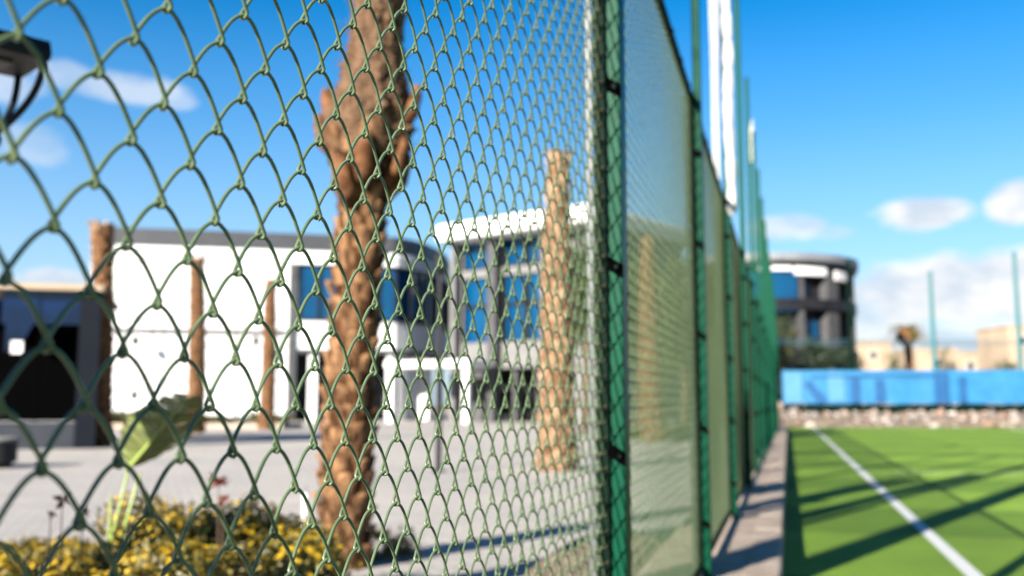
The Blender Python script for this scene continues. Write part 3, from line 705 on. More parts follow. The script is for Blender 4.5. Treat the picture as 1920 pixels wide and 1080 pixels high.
# ------------------------------------------------------------------ garden lamp (black, four legged head)
def lamp():
    zc = 4.0
    c = at(-12, 100, zc); root = empty('garden_lamp', (c[0], c[1], 0), 'black garden lamp with flat square hood on curved arms, cut by the picture edge', 'lamp')
    hz = c[2]; rr = 0.236
    ang0 = math.atan2(RT[1], RT[0])           # one corner points along the view's right
    cor = [(rr*math.cos(ang0+k*PI/2), rr*math.sin(ang0+k*PI/2)) for k in range(4)]
    m = MB()
    V = [(x*.96, y*.96, hz+.05) for x, y in cor]+[(x, y, hz) for x, y in cor]+[(x*.98, y*.98, hz-.03) for x, y in cor]
    F = [(0, 1, 2, 3)]+[(i, 4+i, 4+(i+1) % 4, (i+1) % 4) for i in range(4)]+[(4+i, 8+i, 8+(i+1) % 4, 4+(i+1) % 4) for i in range(4)]+[(11, 10, 9, 8)]
    m.add(V, F); m.build('hood', M_black, root, bevel=.004)
    MB().prism([(x*.34, y*.34) for x, y in cor], hz-.042, hz-.0305).build('diffuser', M_diff, root)
    zb = at(5, 262, zc)[2]
    for x, y in cor:
        ts = np.linspace(0, 1, 12); P = []
        for s in ts:
            f = 0.82*(1-s**2.2)+0.04
            P.append((x*f, y*f, hz-.02+(zb-hz+.02)*s))
        MB().tube(P, .014, 8).build('arm', M_black, root, smooth=True)
    MB().tube([(0, 0, 0), (0, 0, .05), (0, 0, .06), (0, 0, zb)], [.06, .06, .035, .032], 14).build('pole', M_black, root)
    MB().tube([(0, 0, zb-.03), (0, 0, zb), (0, 0, zb+.03)], [.045, .05, .03], 14).build('collar', M_black, root)
lamp()

# ------------------------------------------------------------------ white building with curved end
A0 = at(165, 600, 60.0); A1 = at(740, 600, 64.0)
tA = A1-A0; tA[2] = 0; LA = np.linalg.norm(tA); tA /= LA; nA = np.array([tA[1], -tA[0], 0.0])   # towards the viewer
if nA@(CAM-A0) < 0: nA = -nA
def hA(x, y): return float(on_wall(x, y, A0, nA)[2])
def uA(x): q = on_wall(x, 600, A0, nA); return float((q-A0)@tA)
# plan curve: straight, then turning away
curve = [(A0[0], A0[1])]+[tuple((A0+tA*LA*f)[:2]) for f in (0.3, 0.55, 0.8, 1.0)]+[tuple(at(x, 600, z)[:2]) for x, z in ((768, 65.0), (795, 66.6), (818, 69.0), (835, 72.5), (845, 77.0), (848, 83))]
curve = np.array(curve)
def along(curve, n=90):
    d = np.r_[0, np.cumsum(np.linalg.norm(np.diff(curve, axis=0), axis=1))]; s = np.linspace(0, d[-1], n)
    return np.stack([np.interp(s, d, curve[:, 0]), np.interp(s, d, curve[:, 1])], 1), s
CP, CS = along(curve, 120)
CT = np.gradient(CP, axis=0); CT /= np.linalg.norm(CT, axis=1)[:, None]; CN = np.stack([CT[:, 1], -CT[:, 0]], 1)
if CN[5]@(CAM[:2]-CP[5]) < 0: CN = -CN
def band(mb, z0, z1, out, back, s0=None, s1=None):
    """a wall band following the plan curve; out/back: how far it stands proud of the wall line"""
    s0 = CS[0] if s0 is None else s0; s1 = CS[-1] if s1 is None else s1
    ss = np.unique(np.r_[s0, CS[(CS > s0) & (CS < s1)], s1])
    px = np.interp(ss, CS, CP[:, 0]); py = np.interp(ss, CS, CP[:, 1]); nx = np.interp(ss, CS, CN[:, 0]); ny = np.interp(ss, CS, CN[:, 1])
    n = len(ss); V = []
    for o_, z in ((out, z0), (out, z1), (back, z1), (back, z0)):
        V += [(px[i]+nx[i]*o_, py[i]+ny[i]*o_, z) for i in range(n)]
    F = []
    for k in range(4):
        k2 = (k+1) % 4
        for i in range(n-1): F.append((k*n+i, k*n+i+1, k2*n+i+1, k2*n+i))
    F += [(0, n, 2*n, 3*n), (n-1, 4*n-1, 3*n-1, 2*n-1)]
    mb.add(V, F); return mb
zroof = hA(300, 429); zgb = hA(300, 461); zc1 = hA(300, 474); zc2 = hA(300, 487)
zw1 = hA(580, 494); zw0 = hA(580, 601); zs = hA(640, 655)
sW = uA(557); sE = uA(556)+0.0
white = empty('white_building', (A0[0], A0[1], 0), 'long white building with a grey roof band and a curved end with blue windows', 'building')
wl0 = np.array([A0[0], A0[1], 0])
def put(mb, name, m_, parent=white, **kw):
    o = mb.build(name, m_, parent, **kw); 
    if parent is white: o.location = -wl0
    return o
w = MB(); band(w, 0, zgb, 0, -0.5, None, sW-0.02); band(w, zw1, zgb, 0, -0.5, sW, None); band(w, zs, zw0, 0.0, -0.5, sW, None); put(w, 'wall', M_white)
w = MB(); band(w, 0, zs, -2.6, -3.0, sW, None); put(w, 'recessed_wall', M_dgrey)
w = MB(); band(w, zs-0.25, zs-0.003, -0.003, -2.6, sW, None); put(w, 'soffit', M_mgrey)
w = MB(); band(w, zgb, zroof, 0.05, -0.6); put(w, 'roof_band', M_grey)
w = MB(); band(w, zc1, zgb-0.12, 0.28, 0.003); band(w, zc2, zc1-0.1, 0.18, 0.003); put(w, 'cornice', M_whitetrim)
w = MB(); band(w, zroof-0.5, zroof-0.2, -0.6, -14); put(w, 'roof', M_grey)
# strip window with panes between mullions
wf = MB(); band(wf, zw0-0.02, zw0+0.12, 0.06, -0.25, sW, None); band(wf, zw1-0.12, zw1+0.02, 0.06, -0.25, sW, None)
sm = sW
while sm < CS[-1]-0.3:
    band(wf, zw0, zw1, 0.05, -0.25, sm, sm+0.1); sm += 1.25
wfo = put(wf, 'window', M_dgrey)
wg = MB(); band(wg, zw0+0.1, zw1-0.1, -0.12, -0.2, sW+0.02, None); gg = wg.build('pane', M_glass, wfo)
# grey pilaster, columns of the entrance
w = MB(); band(w, 0, zc2-0.05, 0.16, -0.55, uA(541), uA(555)); put(w, 'pilaster', M_mgrey)
for xq, wd in ((588, .55), (735, .5), (762, .7), (790, .5), (815, .7), (838, .5)):
    s = float(np.interp(xq, [555, 740, 768, 795, 818, 835, 845], [uA(555), LA, *[np.interp(k, range(len(CS)), CS) for k in (0,)*0], *[float(CS[np.argmin(np.linalg.norm(CP-np.array(at(x, 600, z)[:2]), axis=1))]) for x, z in ((768, 65.0), (795, 66.6), (818, 69.0), (835, 72.5), (845, 77.0))]]))
    w = MB(); band(w, 0, zs-0.252, -0.25, -0.25-wd, s-wd/2, s+wd/2); put(w, 'column', M_white)
# rail line and downpipes on the white wall
w = MB(); band(w, hA(400, 628), hA(400, 617), 0.04, 0.003, 0.4, sW-0.6); put(w, 'string_course', M_lgrey)
# shop windows and doors in the recess
w = MB()
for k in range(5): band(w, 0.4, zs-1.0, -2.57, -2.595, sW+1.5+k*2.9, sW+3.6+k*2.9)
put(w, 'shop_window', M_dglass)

# scaffold in front of the white wall
sc = empty('scaffold', (A0[0], A0[1], 0), 'thin pipe scaffold standing before the plain white wall', 'scaffold')
def onA(x, y, d=1.2): q = on_wall(x, y, A0+nA*d, nA); return q
for x in (232, 254, 332, 395, 448, 480):
    q = onA(x, 700); MB().tube([(q[0], q[1], 0), (q[0], q[1], onA(x, 585)[2])], .035, 6).build('upright', M_pipe, sc).location = -wl0
for y in (598, 622):
    a = onA(215, y); b = onA(520, y); MB().tube([a, (a+b)/2, b], .035, 6).build('rail', M_pipe, sc).location = -wl0
for (xa, ya, xb, yb_) in ((232, 735, 395, 622), (395, 735, 488, 640)): a = onA(xa, ya); b = onA(xb, yb_); MB().tube([a, (a+b)/2, b], .025, 6).build('brace', M_pipe, sc).location = -wl0
for x, yy in ((254, 640), (252, 742), (480, 640)):
    q = onA(x, yy); MB().tube([q+[0, 0, .35], q, q-[0, 0, .25]], [.05, .28, .06], 8).build('lamp_head', M_black, sc).location = -wl0

# planting before the white building
def hedge(x0, x1, ytop, z, label, mt=M_leafH, seed=70):
    a = at(x0, 800, z); b = at(x1, 800, z); a[2] = b[2] = 0; h = at((x0+x1)/2, ytop, z)[2]
    c = (a+b)/2; d = b-a; L = np.linalg.norm(d); ang = math.atan2(d[1], d[0])
    root = empty('hedge', c, label, 'hedge', 'low hedges before the white building', rz=ang)
    Vs = []
    for k in range(int(L/0.7)+1):
        V, n = leaves(420, (-L/2+k*0.7+RNG.uniform(-.2, .2), RNG.uniform(-.3, .3), h*0.5), (0.75, 0.7, h*0.62*RNG.uniform(.75, 1.1)), 0.11, seed+k, shell=.4, clumps=12); Vs.append(V)
    V = np.concatenate(Vs); V[:, 2] = np.maximum(V[:, 2], .01); quads_mesh('foliage', V, len(V)//4, mt, root)
    m = MB()
    for k in range(int(L/1.2)+1): m.tube([(-L/2+k*1.2, 0, -.02), (-L/2+k*1.2+.1, .05, h*.6)], [.05, .02], 5)
    m.build('stems', M_bark, root)
hedge(200, 352, 776, 44, 'low yellow green hedge before the white wall, left of the broad leaf')
hedge(378, 530, 778, 44, 'low yellow green hedge before the white wall, right of the broad leaf', seed=95)
hedge(1182, 1300, 800, 30, 'low yellow green hedge at the palm trunk seen between the first two posts', seed=120)
def planter(x0, x1, y, z, label):
    a = at(x0, 800, z); b = at(x1, 800, z); c = (a+b)/2; c[2] = 0; d = b-a; L = np.linalg.norm(d)
    t = empty('planter_kerb', c, label, 'kerb', rz=math.atan2(d[1], d[0]))
    MB().box((-L/2, -0.9, 0), (L/2, -0.65, .22)).build('front_stone', M_concrete, t, bevel=.02); MB().box((-L/2, .65, 0), (L/2, .9, .22)).build('back_stone', M_concrete, t, bevel=.02)
planter(195, 560, 800, 44, 'long low stone kerb round the hedges before the white building')

# trees further along the fence
def tree(x, ybase, ytop, z, wpx, label, mt, seed, n=5200, name='tree'):
    b = at(x, 800, z); b[2] = 0; top = at(x, ytop, z)[2]; rx = wpx/2/FPX*z
    root = empty(name, b, label, 'tree', 'trees on the plaza beyond the palms')
    ch = top*0.62; cz = top-ch*0.5
    V, k = leaves(n, (0, 0, cz), (rx, rx, ch*0.52), max(.09, rx*.075), seed, shell=.35, clumps=44, clump_r=.34); quads_mesh('crown', V, k, mt, root)
    g = np.random.default_rng(seed); m = MB(); m.tube([(0, 0, -.05), (.05, .03, top*.3), (0, .08, top*.55), (.05, 0, top*.8)], [top*.03, top*.024, top*.017, top*.006], 8)
    for _ in range(6):
        a = g.uniform(0, 6.28); z0 = top*g.uniform(.35, .6); m.tube([(0, 0, z0), (math.cos(a)*rx*.45, math.sin(a)*rx*.45, z0+top*.14), (math.cos(a)*rx*.75, math.sin(a)*rx*.75, z0+top*.25)], [top*.013, top*.008, top*.003], 6)
    m.build('trunk', M_bark, root, smooth=True)
tree(1100, 800, 428, 34, 90, 'leafy green tree beside the tall pale palm, behind the dense mesh edge', M_leafA, 201)
tree(1198, 800, 486, 38, 90, 'leafy tree just left of the palm seen between the first two posts', M_leafA, 202)
tree(1283, 800, 476, 32, 120, 'wide olive tree hidden behind the mesh before the second post', M_olive, 203, n=9000)
tree(1345, 800, 500, 58, 100, 'tree showing faintly through the mesh beyond the second post', M_olive, 204, n=7000)

# ------------------------------------------------------------------ glass fronted building between the white one and the fence
B0 = at(850, 600, 62.0); B1 = at(1135, 600, 55.0); B0[2] = B1[2] = 0
tB = B1-B0; LB = np.linalg.norm(tB); tB /= LB; nB = np.array([tB[1], -tB[0], 0.0])
if nB@(CAM-B0) < 0: nB = -nB
MBt = np.stack([tB, -nB, np.array([0, 0, 1.0])])
bld = empty('glass_building', B0, 'building with a thick white roof slab, blue glass bays and dark grey columns', 'building', rz=math.atan2(tB[1], tB[0]))
def uB(x): q = on_wall(x, 600, B0, nB); return float((q-B0)@tB)
def hB(x, y): return float(on_wall(x, y, B0, nB)[2])
sgnB = 1.0 if np.cross(tB, -nB)[2] > 0 else -1.0        # local y points away from the viewer
def bB(mb, u0, u1, z0, z1, d0, d1): return mb.box((u0, min(d0*sgnB, d1*sgnB), z0), (u1, max(d0*sgnB, d1*sgnB), z1))
zr1 = hB(960, 412); zr0 = hB(960, 446)
f1, f0 = hB(960, 500), hB(960, 515); g1, g0 = hB(960, 640), hB(960, 690)
r_ = MB(); n = 14
poly = [(-0.3+1.5*(1-math.cos(k/n*PI/2))-1.2, -1.9*math.sin((n-k)/n*PI/2)-0.0) for k in range(n+1)]
bB(r_, -0.2, LB+0.3, zr0, zr1, -1.6, 10); r_.build('roof_slab', M_whitetrim, bld, bevel=.25)
w = MB(); bB(w, 0, LB, g0, g1, -.1, 9); bB(w, 0, LB, f0, f1, -.08, 9); bB(w, 0, uB(868), 0, zr0-.003, 0, 8.8); bB(w, uB(1030), LB-.003, 0, zr0-.003, .004, 8.8); w.build('wall', M_lgrey, bld)
w = MB(); bB(w, .02, LB-.02, 0, g0-.003, 2.2, 2.5); w.build('recessed_wall', M_dgrey, bld)
for xa, xb in ((868, 926), (944, 986), (988, 1030)):
    wnd = MB(); bB(wnd, uB(xa), uB(xa)+.12, g1+.003, f0-.003, .0, .3); bB(wnd, uB(xb)-.12, uB(xb), g1+.003, f0-.003, .0, .3); bB(wnd, uB(xa)+.122, uB(xb)-.122, hB(960, 572), hB(960, 566), .0, .3); o = wnd.build('window', M_dgrey, bld)
    pn = MB(); bB(pn, uB(xa)+.1, uB(xb)-.1, g1+.01, f0-.01, .15, .2); pn.build('pane', M_glass, o)
    wnd = MB(); bB(wnd, uB(xa), uB(xa)+.12, f1+.003, zr0-.003, .0, .3); bB(wnd, uB(xb)-.12, uB(xb), f1+.003, zr0-.003, .0, .3); bB(wnd, uB(xa)+.122, uB(xb)-.122, f1+.003, f1+.15, .0, .3); o = wnd.build('window', M_dgrey, bld)
    pn = MB(); bB(pn, uB(xa)+.1, uB(xb)-.1, f1+.01, zr0-.01, .15, .2); pn.build('pane', M_glass, o)
for xa, xb in ((927, 943), (1026, 1036), (858, 866)):
    w = MB(); bB(w, uB(xa), uB(xb), 0, zr0-.004, -.7, -.2); w.build('column', M_mgrey if xa != 858 else M_lgrey, bld)
for xa, xb in ((880, 900), (955, 963), (1000, 1010)):
    w = MB(); bB(w, uB(xa), uB(xb), 0, g0-.004, .3, .8); w.build('column', M_mgrey, bld)
# entrance canopy left of it
cn = empty('entrance_canopy', at(800, 780, 58)*np.array([1, 1, 0]), 'flat white canopy on white posts before the entrance', 'canopy', rz=math.atan2(tB[1], tB[0])+.25)
MB().box((-2.2, -1.2, 3.15), (3.4, 1.4, 3.55)).build('canopy_roof', M_white, cn, bevel=.03)
for x in (-1.9, 3.0): MB().box((x-.18, -1.0, 0), (x+.18, -.64, 3.147)).build('column', M_white, cn)

# lamp post seen through the mesh
q = on_level(822, 885, 0)
lp = empty('lamp_post', (q[0], q[1], 0), 'slim dark grey pole standing on the sunny plaza before the glass building', 'post')
MB().tube([(0, 0, 0), (0, 0, .04)], .1, 12).build('base_plate', M_dgrey, lp); MB().tube([(0, 0, .04), (0, 0, 1.6), (0, 0, 3.1)], [.05, .045, .04], 10).build('pole', M_dgrey, lp)
MB().tube([(0, 0, 3.1), (0, 0, 3.2), (0, 0, 3.42), (0, 0, 3.46)], [.05, .1, .1, .02], 12).build('lamp_head', M_black, lp)

# ------------------------------------------------------------------ round building beyond the pitch
DC = at(1420, 600, 92.0); DC[2] = 0; DR = (1603-1420)/FPX*92.0
drum = empty('round_building', DC, 'round dark grey building with pale columns and a white roof rim', 'building')
hD = lambda y: 1.05+(758-y)/FPX*83.4
def ring(mb, r0, r1, z0, z1, a0=0, a1=2*PI, n=72):
    full = abs(a1-a0-2*PI) < 1e-6; k = n if full else n+1
    th = [a0+(a1-a0)*i/n for i in range(k)]; V = []
    for r, z in ((r1, z0), (r1, z1), (r0, z1), (r0, z0)): V += [(r*math.cos(t_), r*math.sin(t_), z) for t_ in th]
    F = []
    for q_ in range(4):
        q2_ = (q_+1) % 4
        for i in range(n): F.append((q_*k+i, q_*k+(i+1) % k, q2_*k+(i+1) % k, q2_*k+i))
    if not full: F += [(0, k, 2*k, 3*k), (k-1, 4*k-1, 3*k-1, 2*k-1)]
    return mb.add(V, F)
ring(MB(), .1, DR*1.0, hD(488), hD(474)).build('roof_rim', M_pale, drum)
ring(MB(), .1, DR*.985, hD(497), hD(488)-.003).build('roof_edge', M_dgrey, drum)
w = MB(); ring(w, DR*.6, DR*.97, hD(580), hD(560)); ring(w, DR*.6, DR*.97, hD(690), hD(655)); w.build('floor_band', M_dgrey, drum)
ring(MB(), .1, DR*.84, 0, hD(497)-.003).build('core_wall', M_dgrey, drum)
aC = math.atan2(CAM[1]-DC[1], CAM[0]-DC[0])               # towards the viewer
def aD(x): return aC+math.asin(max(-1, min(1, (x-1420)/FPX*92/(DR*.93))))
for xa, xb in ((1536, 1556), (1583, 1594), (1490, 1497)):
    w = MB(); ring(w, DR*.85, DR*.95, 0.0, hD(497)-.004, aD(xa), aD(xb), 6); w.build('column', M_mgrey, drum)
for xa, xb, ya, yb_ in ((1482, 1534, 515, 491), (1550, 1573, 521, 503), (1425, 1478, 507, 493)):
    w = MB(); ring(w, DR*.9, DR*.965, hD(ya), hD(yb_), aD(xa), aD(xb), 8); w.build('white_panel', M_white, drum)
w = MB(); ring(w, DR*.87, DR*.955, hD(583), hD(510), aD(1330), aD(1486), 20); w.build('curtain_glass', M_glass, drum)
for xa, xb, ya, yb_ in ((1500, 1512, 558, 530), (1558, 1570, 556, 528), (1520, 1530, 632, 600), (1500, 1514, 640, 600)):
    w = MB(); ring(w, DR*.842, DR*.87, hD(ya), hD(yb_), aD(xa), aD(xb), 4); w.build('window', M_glass, drum)
# dark trees in front of it
for k, (x, yt, z, wpx, lab) in enumerate(((1475, 580, 70, 60, 'olive tree against the blue glass of the round building'), (1530, 640, 68, 110, 'dark dense tree low before the middle of the round building'), (1585, 650, 70, 80, 'dark dense tree low before the right end of the round building'), (1440, 610, 66, 90, 'dark tree at the end of the fence before the round building'))):
    tree(x, 760, yt, z, wpx, lab, M_leafB if k else M_leafA, 230+k, n=2600)

# ------------------------------------------------------------------ blue hoarding and end netting posts
H0p = at(1468, 757, 56.0); hdir = tdir.copy(); hn = np.array([-hdir[1], hdir[0], 0])
hz0, hz1 = H0p[2]-0.02, at(1468, 694, 56.0)[2]
hang = math.atan2(hdir[1], hdir[0])
hb = empty('blue_hoarding', (H0p[0], H0p[1], 0), 'long bright blue tarpaulin hoarding with darker blue bands behind the pitch', 'hoarding', rz=hang)
def hx(x):
    d = ray(x, 720); t_ = np.dot(H0p-CAM, hn)/np.dot(d, hn); return float(np.dot(CAM+d*t_-H0p, hdir))
n = 260; Lh = 30.0; V = []; F = []
for i in range(n+1):
    s = i/n*Lh
    for j in range(9):
        t_ = j/8; V.append((s, 0.02*math.sin(s*1.9+0.8*math.sin(s*.9))*(0.4+0.6*math.sin(t_*PI))+0.003*math.sin(s*9+t_*4), hz0+(hz1-hz0)*t_+0.03*math.sin(s*1.05)**2*(1 if j == 0 else 0)-(0.025*abs(math.sin(s*1.05)) if j == 8 else 0)))
for i in range(n):
    for j in range(8): F.append((i*9+j, i*9+9+j, i*9+10+j, i*9+j+1))
o = MB().add(V, F).build('tarpaulin', M_tarp, hb, smooth=True)
def strip(name, pts, m_):
    mb = MB(); k = len(pts); d = -0.07
    V = [(hx(x), d, hz0+(757-y)/63*(hz1-hz0)) for x, y in pts]; V2 = [(a, d+.006, c) for a, b_, c in V]
    mb.add(V+V2, [tuple(range(k)), tuple(range(2*k-1, k-1, -1))]+[(i, k+i, k+(i+1) % k, (i+1) % k) for i in range(k)]); return mb.build(name, m_, hb)
strip('pale_panel', [(1470, 755), (1504, 755), (1504, 698), (1470, 698)], M_tarplt)
strip('pale_panel', [(1552, 753), (1583, 753), (1583, 700), (1552, 700)], M_tarplt)
strip('dark_band', [(1507, 722), (1518, 711), (1550, 748), (1548, 754), (1530, 754)], M_tarpdk)  # diagonal shadow across the tarpaulin, put in as a darker band
strip('dark_band', [(1594, 755), (1611, 755), (1611, 706), (1594, 706)], M_tarpdk)
strip('dark_band', [(1640, 755), (1659, 755), (1659, 712), (1640, 712)], M_tarpdk)
strip('dark_band', [(1751, 756), (1779, 756), (1779, 698), (1751, 698)], M_tarpdk)
strip('dark_band', [(1797, 755), (1811, 755), (1811, 706), (1797, 706)], M_tarpdk)
strip('top_hem', [(1520, 708), (1760, 706), (1760, 702), (1520, 704)], M_tarpdk)
for k in range(11): MB().box((k*3.0-.03+.05, .06, 0.55), (k*3.0+.08, .12, hz1+.06)).build('support_post', M_frame, hb)
m = MB().box((0.02, .01, hz0-.42), (Lh, .05, hz0-.03)); m.build('base_board', M_frame, hb)
# end poles of the catch netting
for x, ytop, lab in ((1756, 508, 'thin teal netting pole standing behind the blue hoarding'), (1918, 470, 'thin teal netting pole at the picture edge beyond the hoarding'), (1600, 480, 'dark green netting pole before the edge of the round building')):
    q = at(x, 757, 57.5); tp = at(x, ytop, 57.5)
    t = empty('netting_pole', (q[0], q[1], 0.3), lab, 'pole', 'netting poles at the far end')
    MB().tube([(0, 0, 0), (0, 0, tp[2]-.3)], [.16, .1], 10).build('pole', M_teal if x != 1600 else M_frame, t); MB().box((-.22, -.22, -.05), (.22, .22, .4)).build('footing', M_concrete, t)
    MB().tube([(0, 0, tp[2]-.3), (0, 0, tp[2]-.22)], .12, 10).build('cap', M_teal, t)
a = at(1440, 637, 57.5); b = at(1990, 637, 59.5)
cb = MB()
for dz in (0, -.22): cb.tube([a+[0, 0, dz], (a+b)/2+[0, 0, dz-.08], b+[0, 0, dz]], .022, 6)
tag(cb.build('net_cable', M_cable), 'pair of thin blue grey cables stretched above the hoarding', 'cable')
# thin green net under the cable
V = []; cnt = 0; W = float(np.linalg.norm((b-a)[:2])); dr = (b-a)/np.linalg.norm(b-a); hnet = a[2]-2.0
st = 0.22
for k in range(int((W+hnet)/st)):
    for sg in (1, -1):
        s0 = k*st-hnet if sg > 0 else k*st; s1 = s0+hnet*sg
        p0 = a+dr*s0; p1 = a+dr*s1; z0_, z1_ = 2.0, a[2]
        for (pp0, pp1) in (((p0[0], p0[1], z0_), (p1[0], p1[1], z1_)),):
            pp0 = np.array(pp0); pp1 = np.array(pp1); wv = dr*.005
            V += [pp0-wv, pp0+wv, pp1+wv, pp1-wv]; cnt += 1
nt_ = quads_mesh('catch_net', np.array(V), cnt, M_frame); tag(nt_, 'thin dark catch net hanging under the cable behind the hoarding', 'net')
so = nt_.modifiers.new('thickness', 'SOLIDIFY'); so.thickness = .008

# sandy houses and a palm far behind
def house(x0, x1, ytop, z, label, seed):
    a = at(x0, 757, z); b = at(x1, 757, z); d = b-a; d[2] = 0; L = np.linalg.norm(d); h = at(x0, ytop, z)[2]
    t = empty('sand_house', (a[0], a[1], 0), label, 'house', 'sandy houses beyond the pitch', rz=math.atan2(d[1], d[0]))
    MB().box((0, 0, -.3), (L, 9, h)).build('wall', M_sand, t); MB().box((-.15, -.15, h), (L+.15, 9.15, h+.25)).build('parapet', M_sand, t)
    g = np.random.default_rng(seed); k = max(1, int(L/3.2))
    for i in range(k):
        u = (i+.5)*L/k
        for zz in (h-2.4,):
            fr = MB().box((u-.55, -.06, zz-.1), (u+.55, .1, zz+1.2)).build('window', M_whitetrim, t); MB().box((u-.45, -.08, zz), (u+.45, -.062, zz+1.1)).build('pane', M_dglass, fr)
house(1606, 1676, 642, 150, 'sandy house directly right of the round building', 1)
house(1722, 1800, 656, 140, 'sandy house right behind the far shaggy palm', 2)
house(1800, 1893, 662, 150, 'long low sandy house behind the hoarding near the picture edge', 3)
house(1897, 2010, 612, 135, 'tallest sandy block at the picture edge behind the hoarding', 4)
house(1676, 1722, 672, 170, 'lowest sandy house behind the shaggy palm trunk', 5)
def far_palm():
    z = 100.0; b = at(1706, 757, z); b[2] = 0; top = at(1706, 612, z)[2]
    root = empty('palm_tree', b, 'far shaggy palm with a drooping olive crown above the sandy houses', 'palm tree')
    MB().tube([(0, 0, 0), (.15, 0, top*.5), (0, 0, top)], [.5, .4, .38], 10).build('trunk', M_rust, root, smooth=True)
    MB().tube([(0, 0, top-1.9), (0, 0, top-1.2), (0, 0, top-.4), (0, 0, top)], [.5, 1.0, .9, .3], 10).build('dead_skirt', M_rust, root)
    g = np.random.default_rng(77); m = MB()
    for k in range(46):
        a = g.uniform(0, 2*PI); el = g.uniform(-.5, 1.2); L = g.uniform(1.5, 2.5); P = []
        for s in np.linspace(0, 1, 7): P.append(np.array([math.cos(a)*L*s*math.cos(el*(1-s*.5)), math.sin(a)*L*s*math.cos(el*(1-s*.5)), top+L*.6*s*math.sin(el)-1.3*s*s]))
        for i in range(6):
            d = P[i+1]-P[i]; sd = np.array([-math.sin(a), math.cos(a), 0])*(.22*math.sin((i+.7)/6.5*PI))
            m.add([P[i], P[i]+d*.8+sd-[0, 0, .12], P[i+1]], [(0, 1, 2)]); m.add([P[i], P[i+1], P[i]+d*.8-sd-[0, 0, .12]], [(0, 1, 2)])
    m.build('crown', M_frond, root)
far_palm()
for k, (x, yt, z, wpx, lab) in enumerate(((1682, 660, 90, 40, 'small olive tree left under the shaggy palm'), (1778, 655, 85, 44, 'small dark tree behind the hoarding by the teal pole'), (1890, 675, 85, 60, 'low green tree behind the hoarding at the tall sandy block'))):
    tree(x, 757, yt, z, wpx, lab, M_leafA if k != 1 else M_leafB, 260+k, n=1500)

# ------------------------------------------------------------------ dark kiosk at the left edge
K1 = at(188, 700, 24.0); K0 = at(-170, 700, 23.0); K0[2] = K1[2] = 0
dK = K1-K0; LK = np.linalg.norm(dK); dK /= LK
kio = empty('kiosk', K0, 'dark kiosk with blue reflecting glass and a pale roof edge at the picture edge', 'kiosk', rz=math.atan2(dK[1], dK[0]))
hK = lambda y: 1.05+(758-y)/FPX*23.6
uK = lambda x: (x+170)/358.0*LK
MB().prism([(-.2, -.25), (LK+.02, -.25), (uK(160), 5.2), (-.2, 5.2)], hK(543), hK(532)).build('roof_edge', M_sand, kio)
MB().prism([(uK(143), 0), (uK(184), 0), (uK(168), .9), (uK(143), .9)], 0, hK(543)-.003).build('end_pier', M_kpier, kio)
MB().box((0, .0, 0), (uK(143)-.003, .5, hK(792))).build('plinth', M_plinth, kio)
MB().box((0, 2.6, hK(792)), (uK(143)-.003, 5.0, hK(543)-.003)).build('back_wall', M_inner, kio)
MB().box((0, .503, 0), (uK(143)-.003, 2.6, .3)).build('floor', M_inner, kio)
MB().box((uK(-10), .1, hK(607)), (uK(143)-.003, .2, hK(545))).build('upper_glass', M_kglass, kio)
w = MB()
poly = [(uK(0), hK(543)), (uK(0), hK(660)), (uK(28), hK(655)), (uK(50), hK(612)), (uK(62), hK(600)), (uK(62), hK(543))]
w.add([(a_, .06, b_) for a_, b_ in poly]+[(a_, .09, b_) for a_, b_ in poly], [tuple(range(6)), tuple(range(11, 5, -1))]+[(i, 6+i, 6+(i+1) % 6, (i+1) % 6) for i in range(6)]); w.build('awning', M_kglass, kio)
MB().box((uK(14), -.02, hK(663)), (uK(36), .055, hK(640)), M=None).build('white_highlight', M_whitetrim, kio)  # bright highlight on the glass, put in as a white box
for x in (-60, 62, 140): MB().box((uK(x)-.04, .21, hK(790)), (uK(x)+.04, .29, hK(545))).build('frame_bar', M_inner, kio)
# bench end with a pale rim
q = on_level(-6, 878, 0)
bn = empty('bench', (q[0], q[1], 0), 'dark bench with a pale curved rim at the lower picture edge before the kiosk', 'bench', rz=YAW)
m = MB(); th = np.linspace(-PI/2, PI/2, 14)
poly = [(-1.2, -.3)]+[(0.0+.3*math.cos(t_), .3*math.sin(t_)) for t_ in th]+[(-1.2, .3)]
m.prism(poly, .1, .46); m.build('seat', M_dgrey, bn)
MB().tube([(-1.2, -.3, .47)]+[(.0+.3*math.cos(t_), .3*math.sin(t_), .47-.0*t_) for t_ in th]+[(-1.2, .3, .47)], .03, 8, ref=np.array([0, 0, 1.])).build('rim', M_lgrey, bn, smooth=True)
MB().prism([(x*.9-.05, y*.9) for x, y in poly], 0, .1).build('base', M_black, bn)

# ------------------------------------------------------------------ light, sky
SUN_AZ = R(21.0); SUN_EL = R(23.0)             # the light travels towards +Y, 21 degrees to the right
dvec = np.array([math.sin(SUN_AZ)*math.cos(SUN_EL), math.cos(SUN_AZ)*math.cos(SUN_EL), -math.sin(SUN_EL)])
sd = bpy.data.lights.new('sun', 'SUN'); sd.energy = 5.0; sd.angle = R(0.53); sd.color = (1.0, 0.93, 0.82)
so = bpy.data.objects.new('sun', sd); COL.objects.link(so)
from mathutils import Vector
so.rotation_euler = Vector(dvec.tolist()).to_track_quat('-Z', 'Y').to_euler()

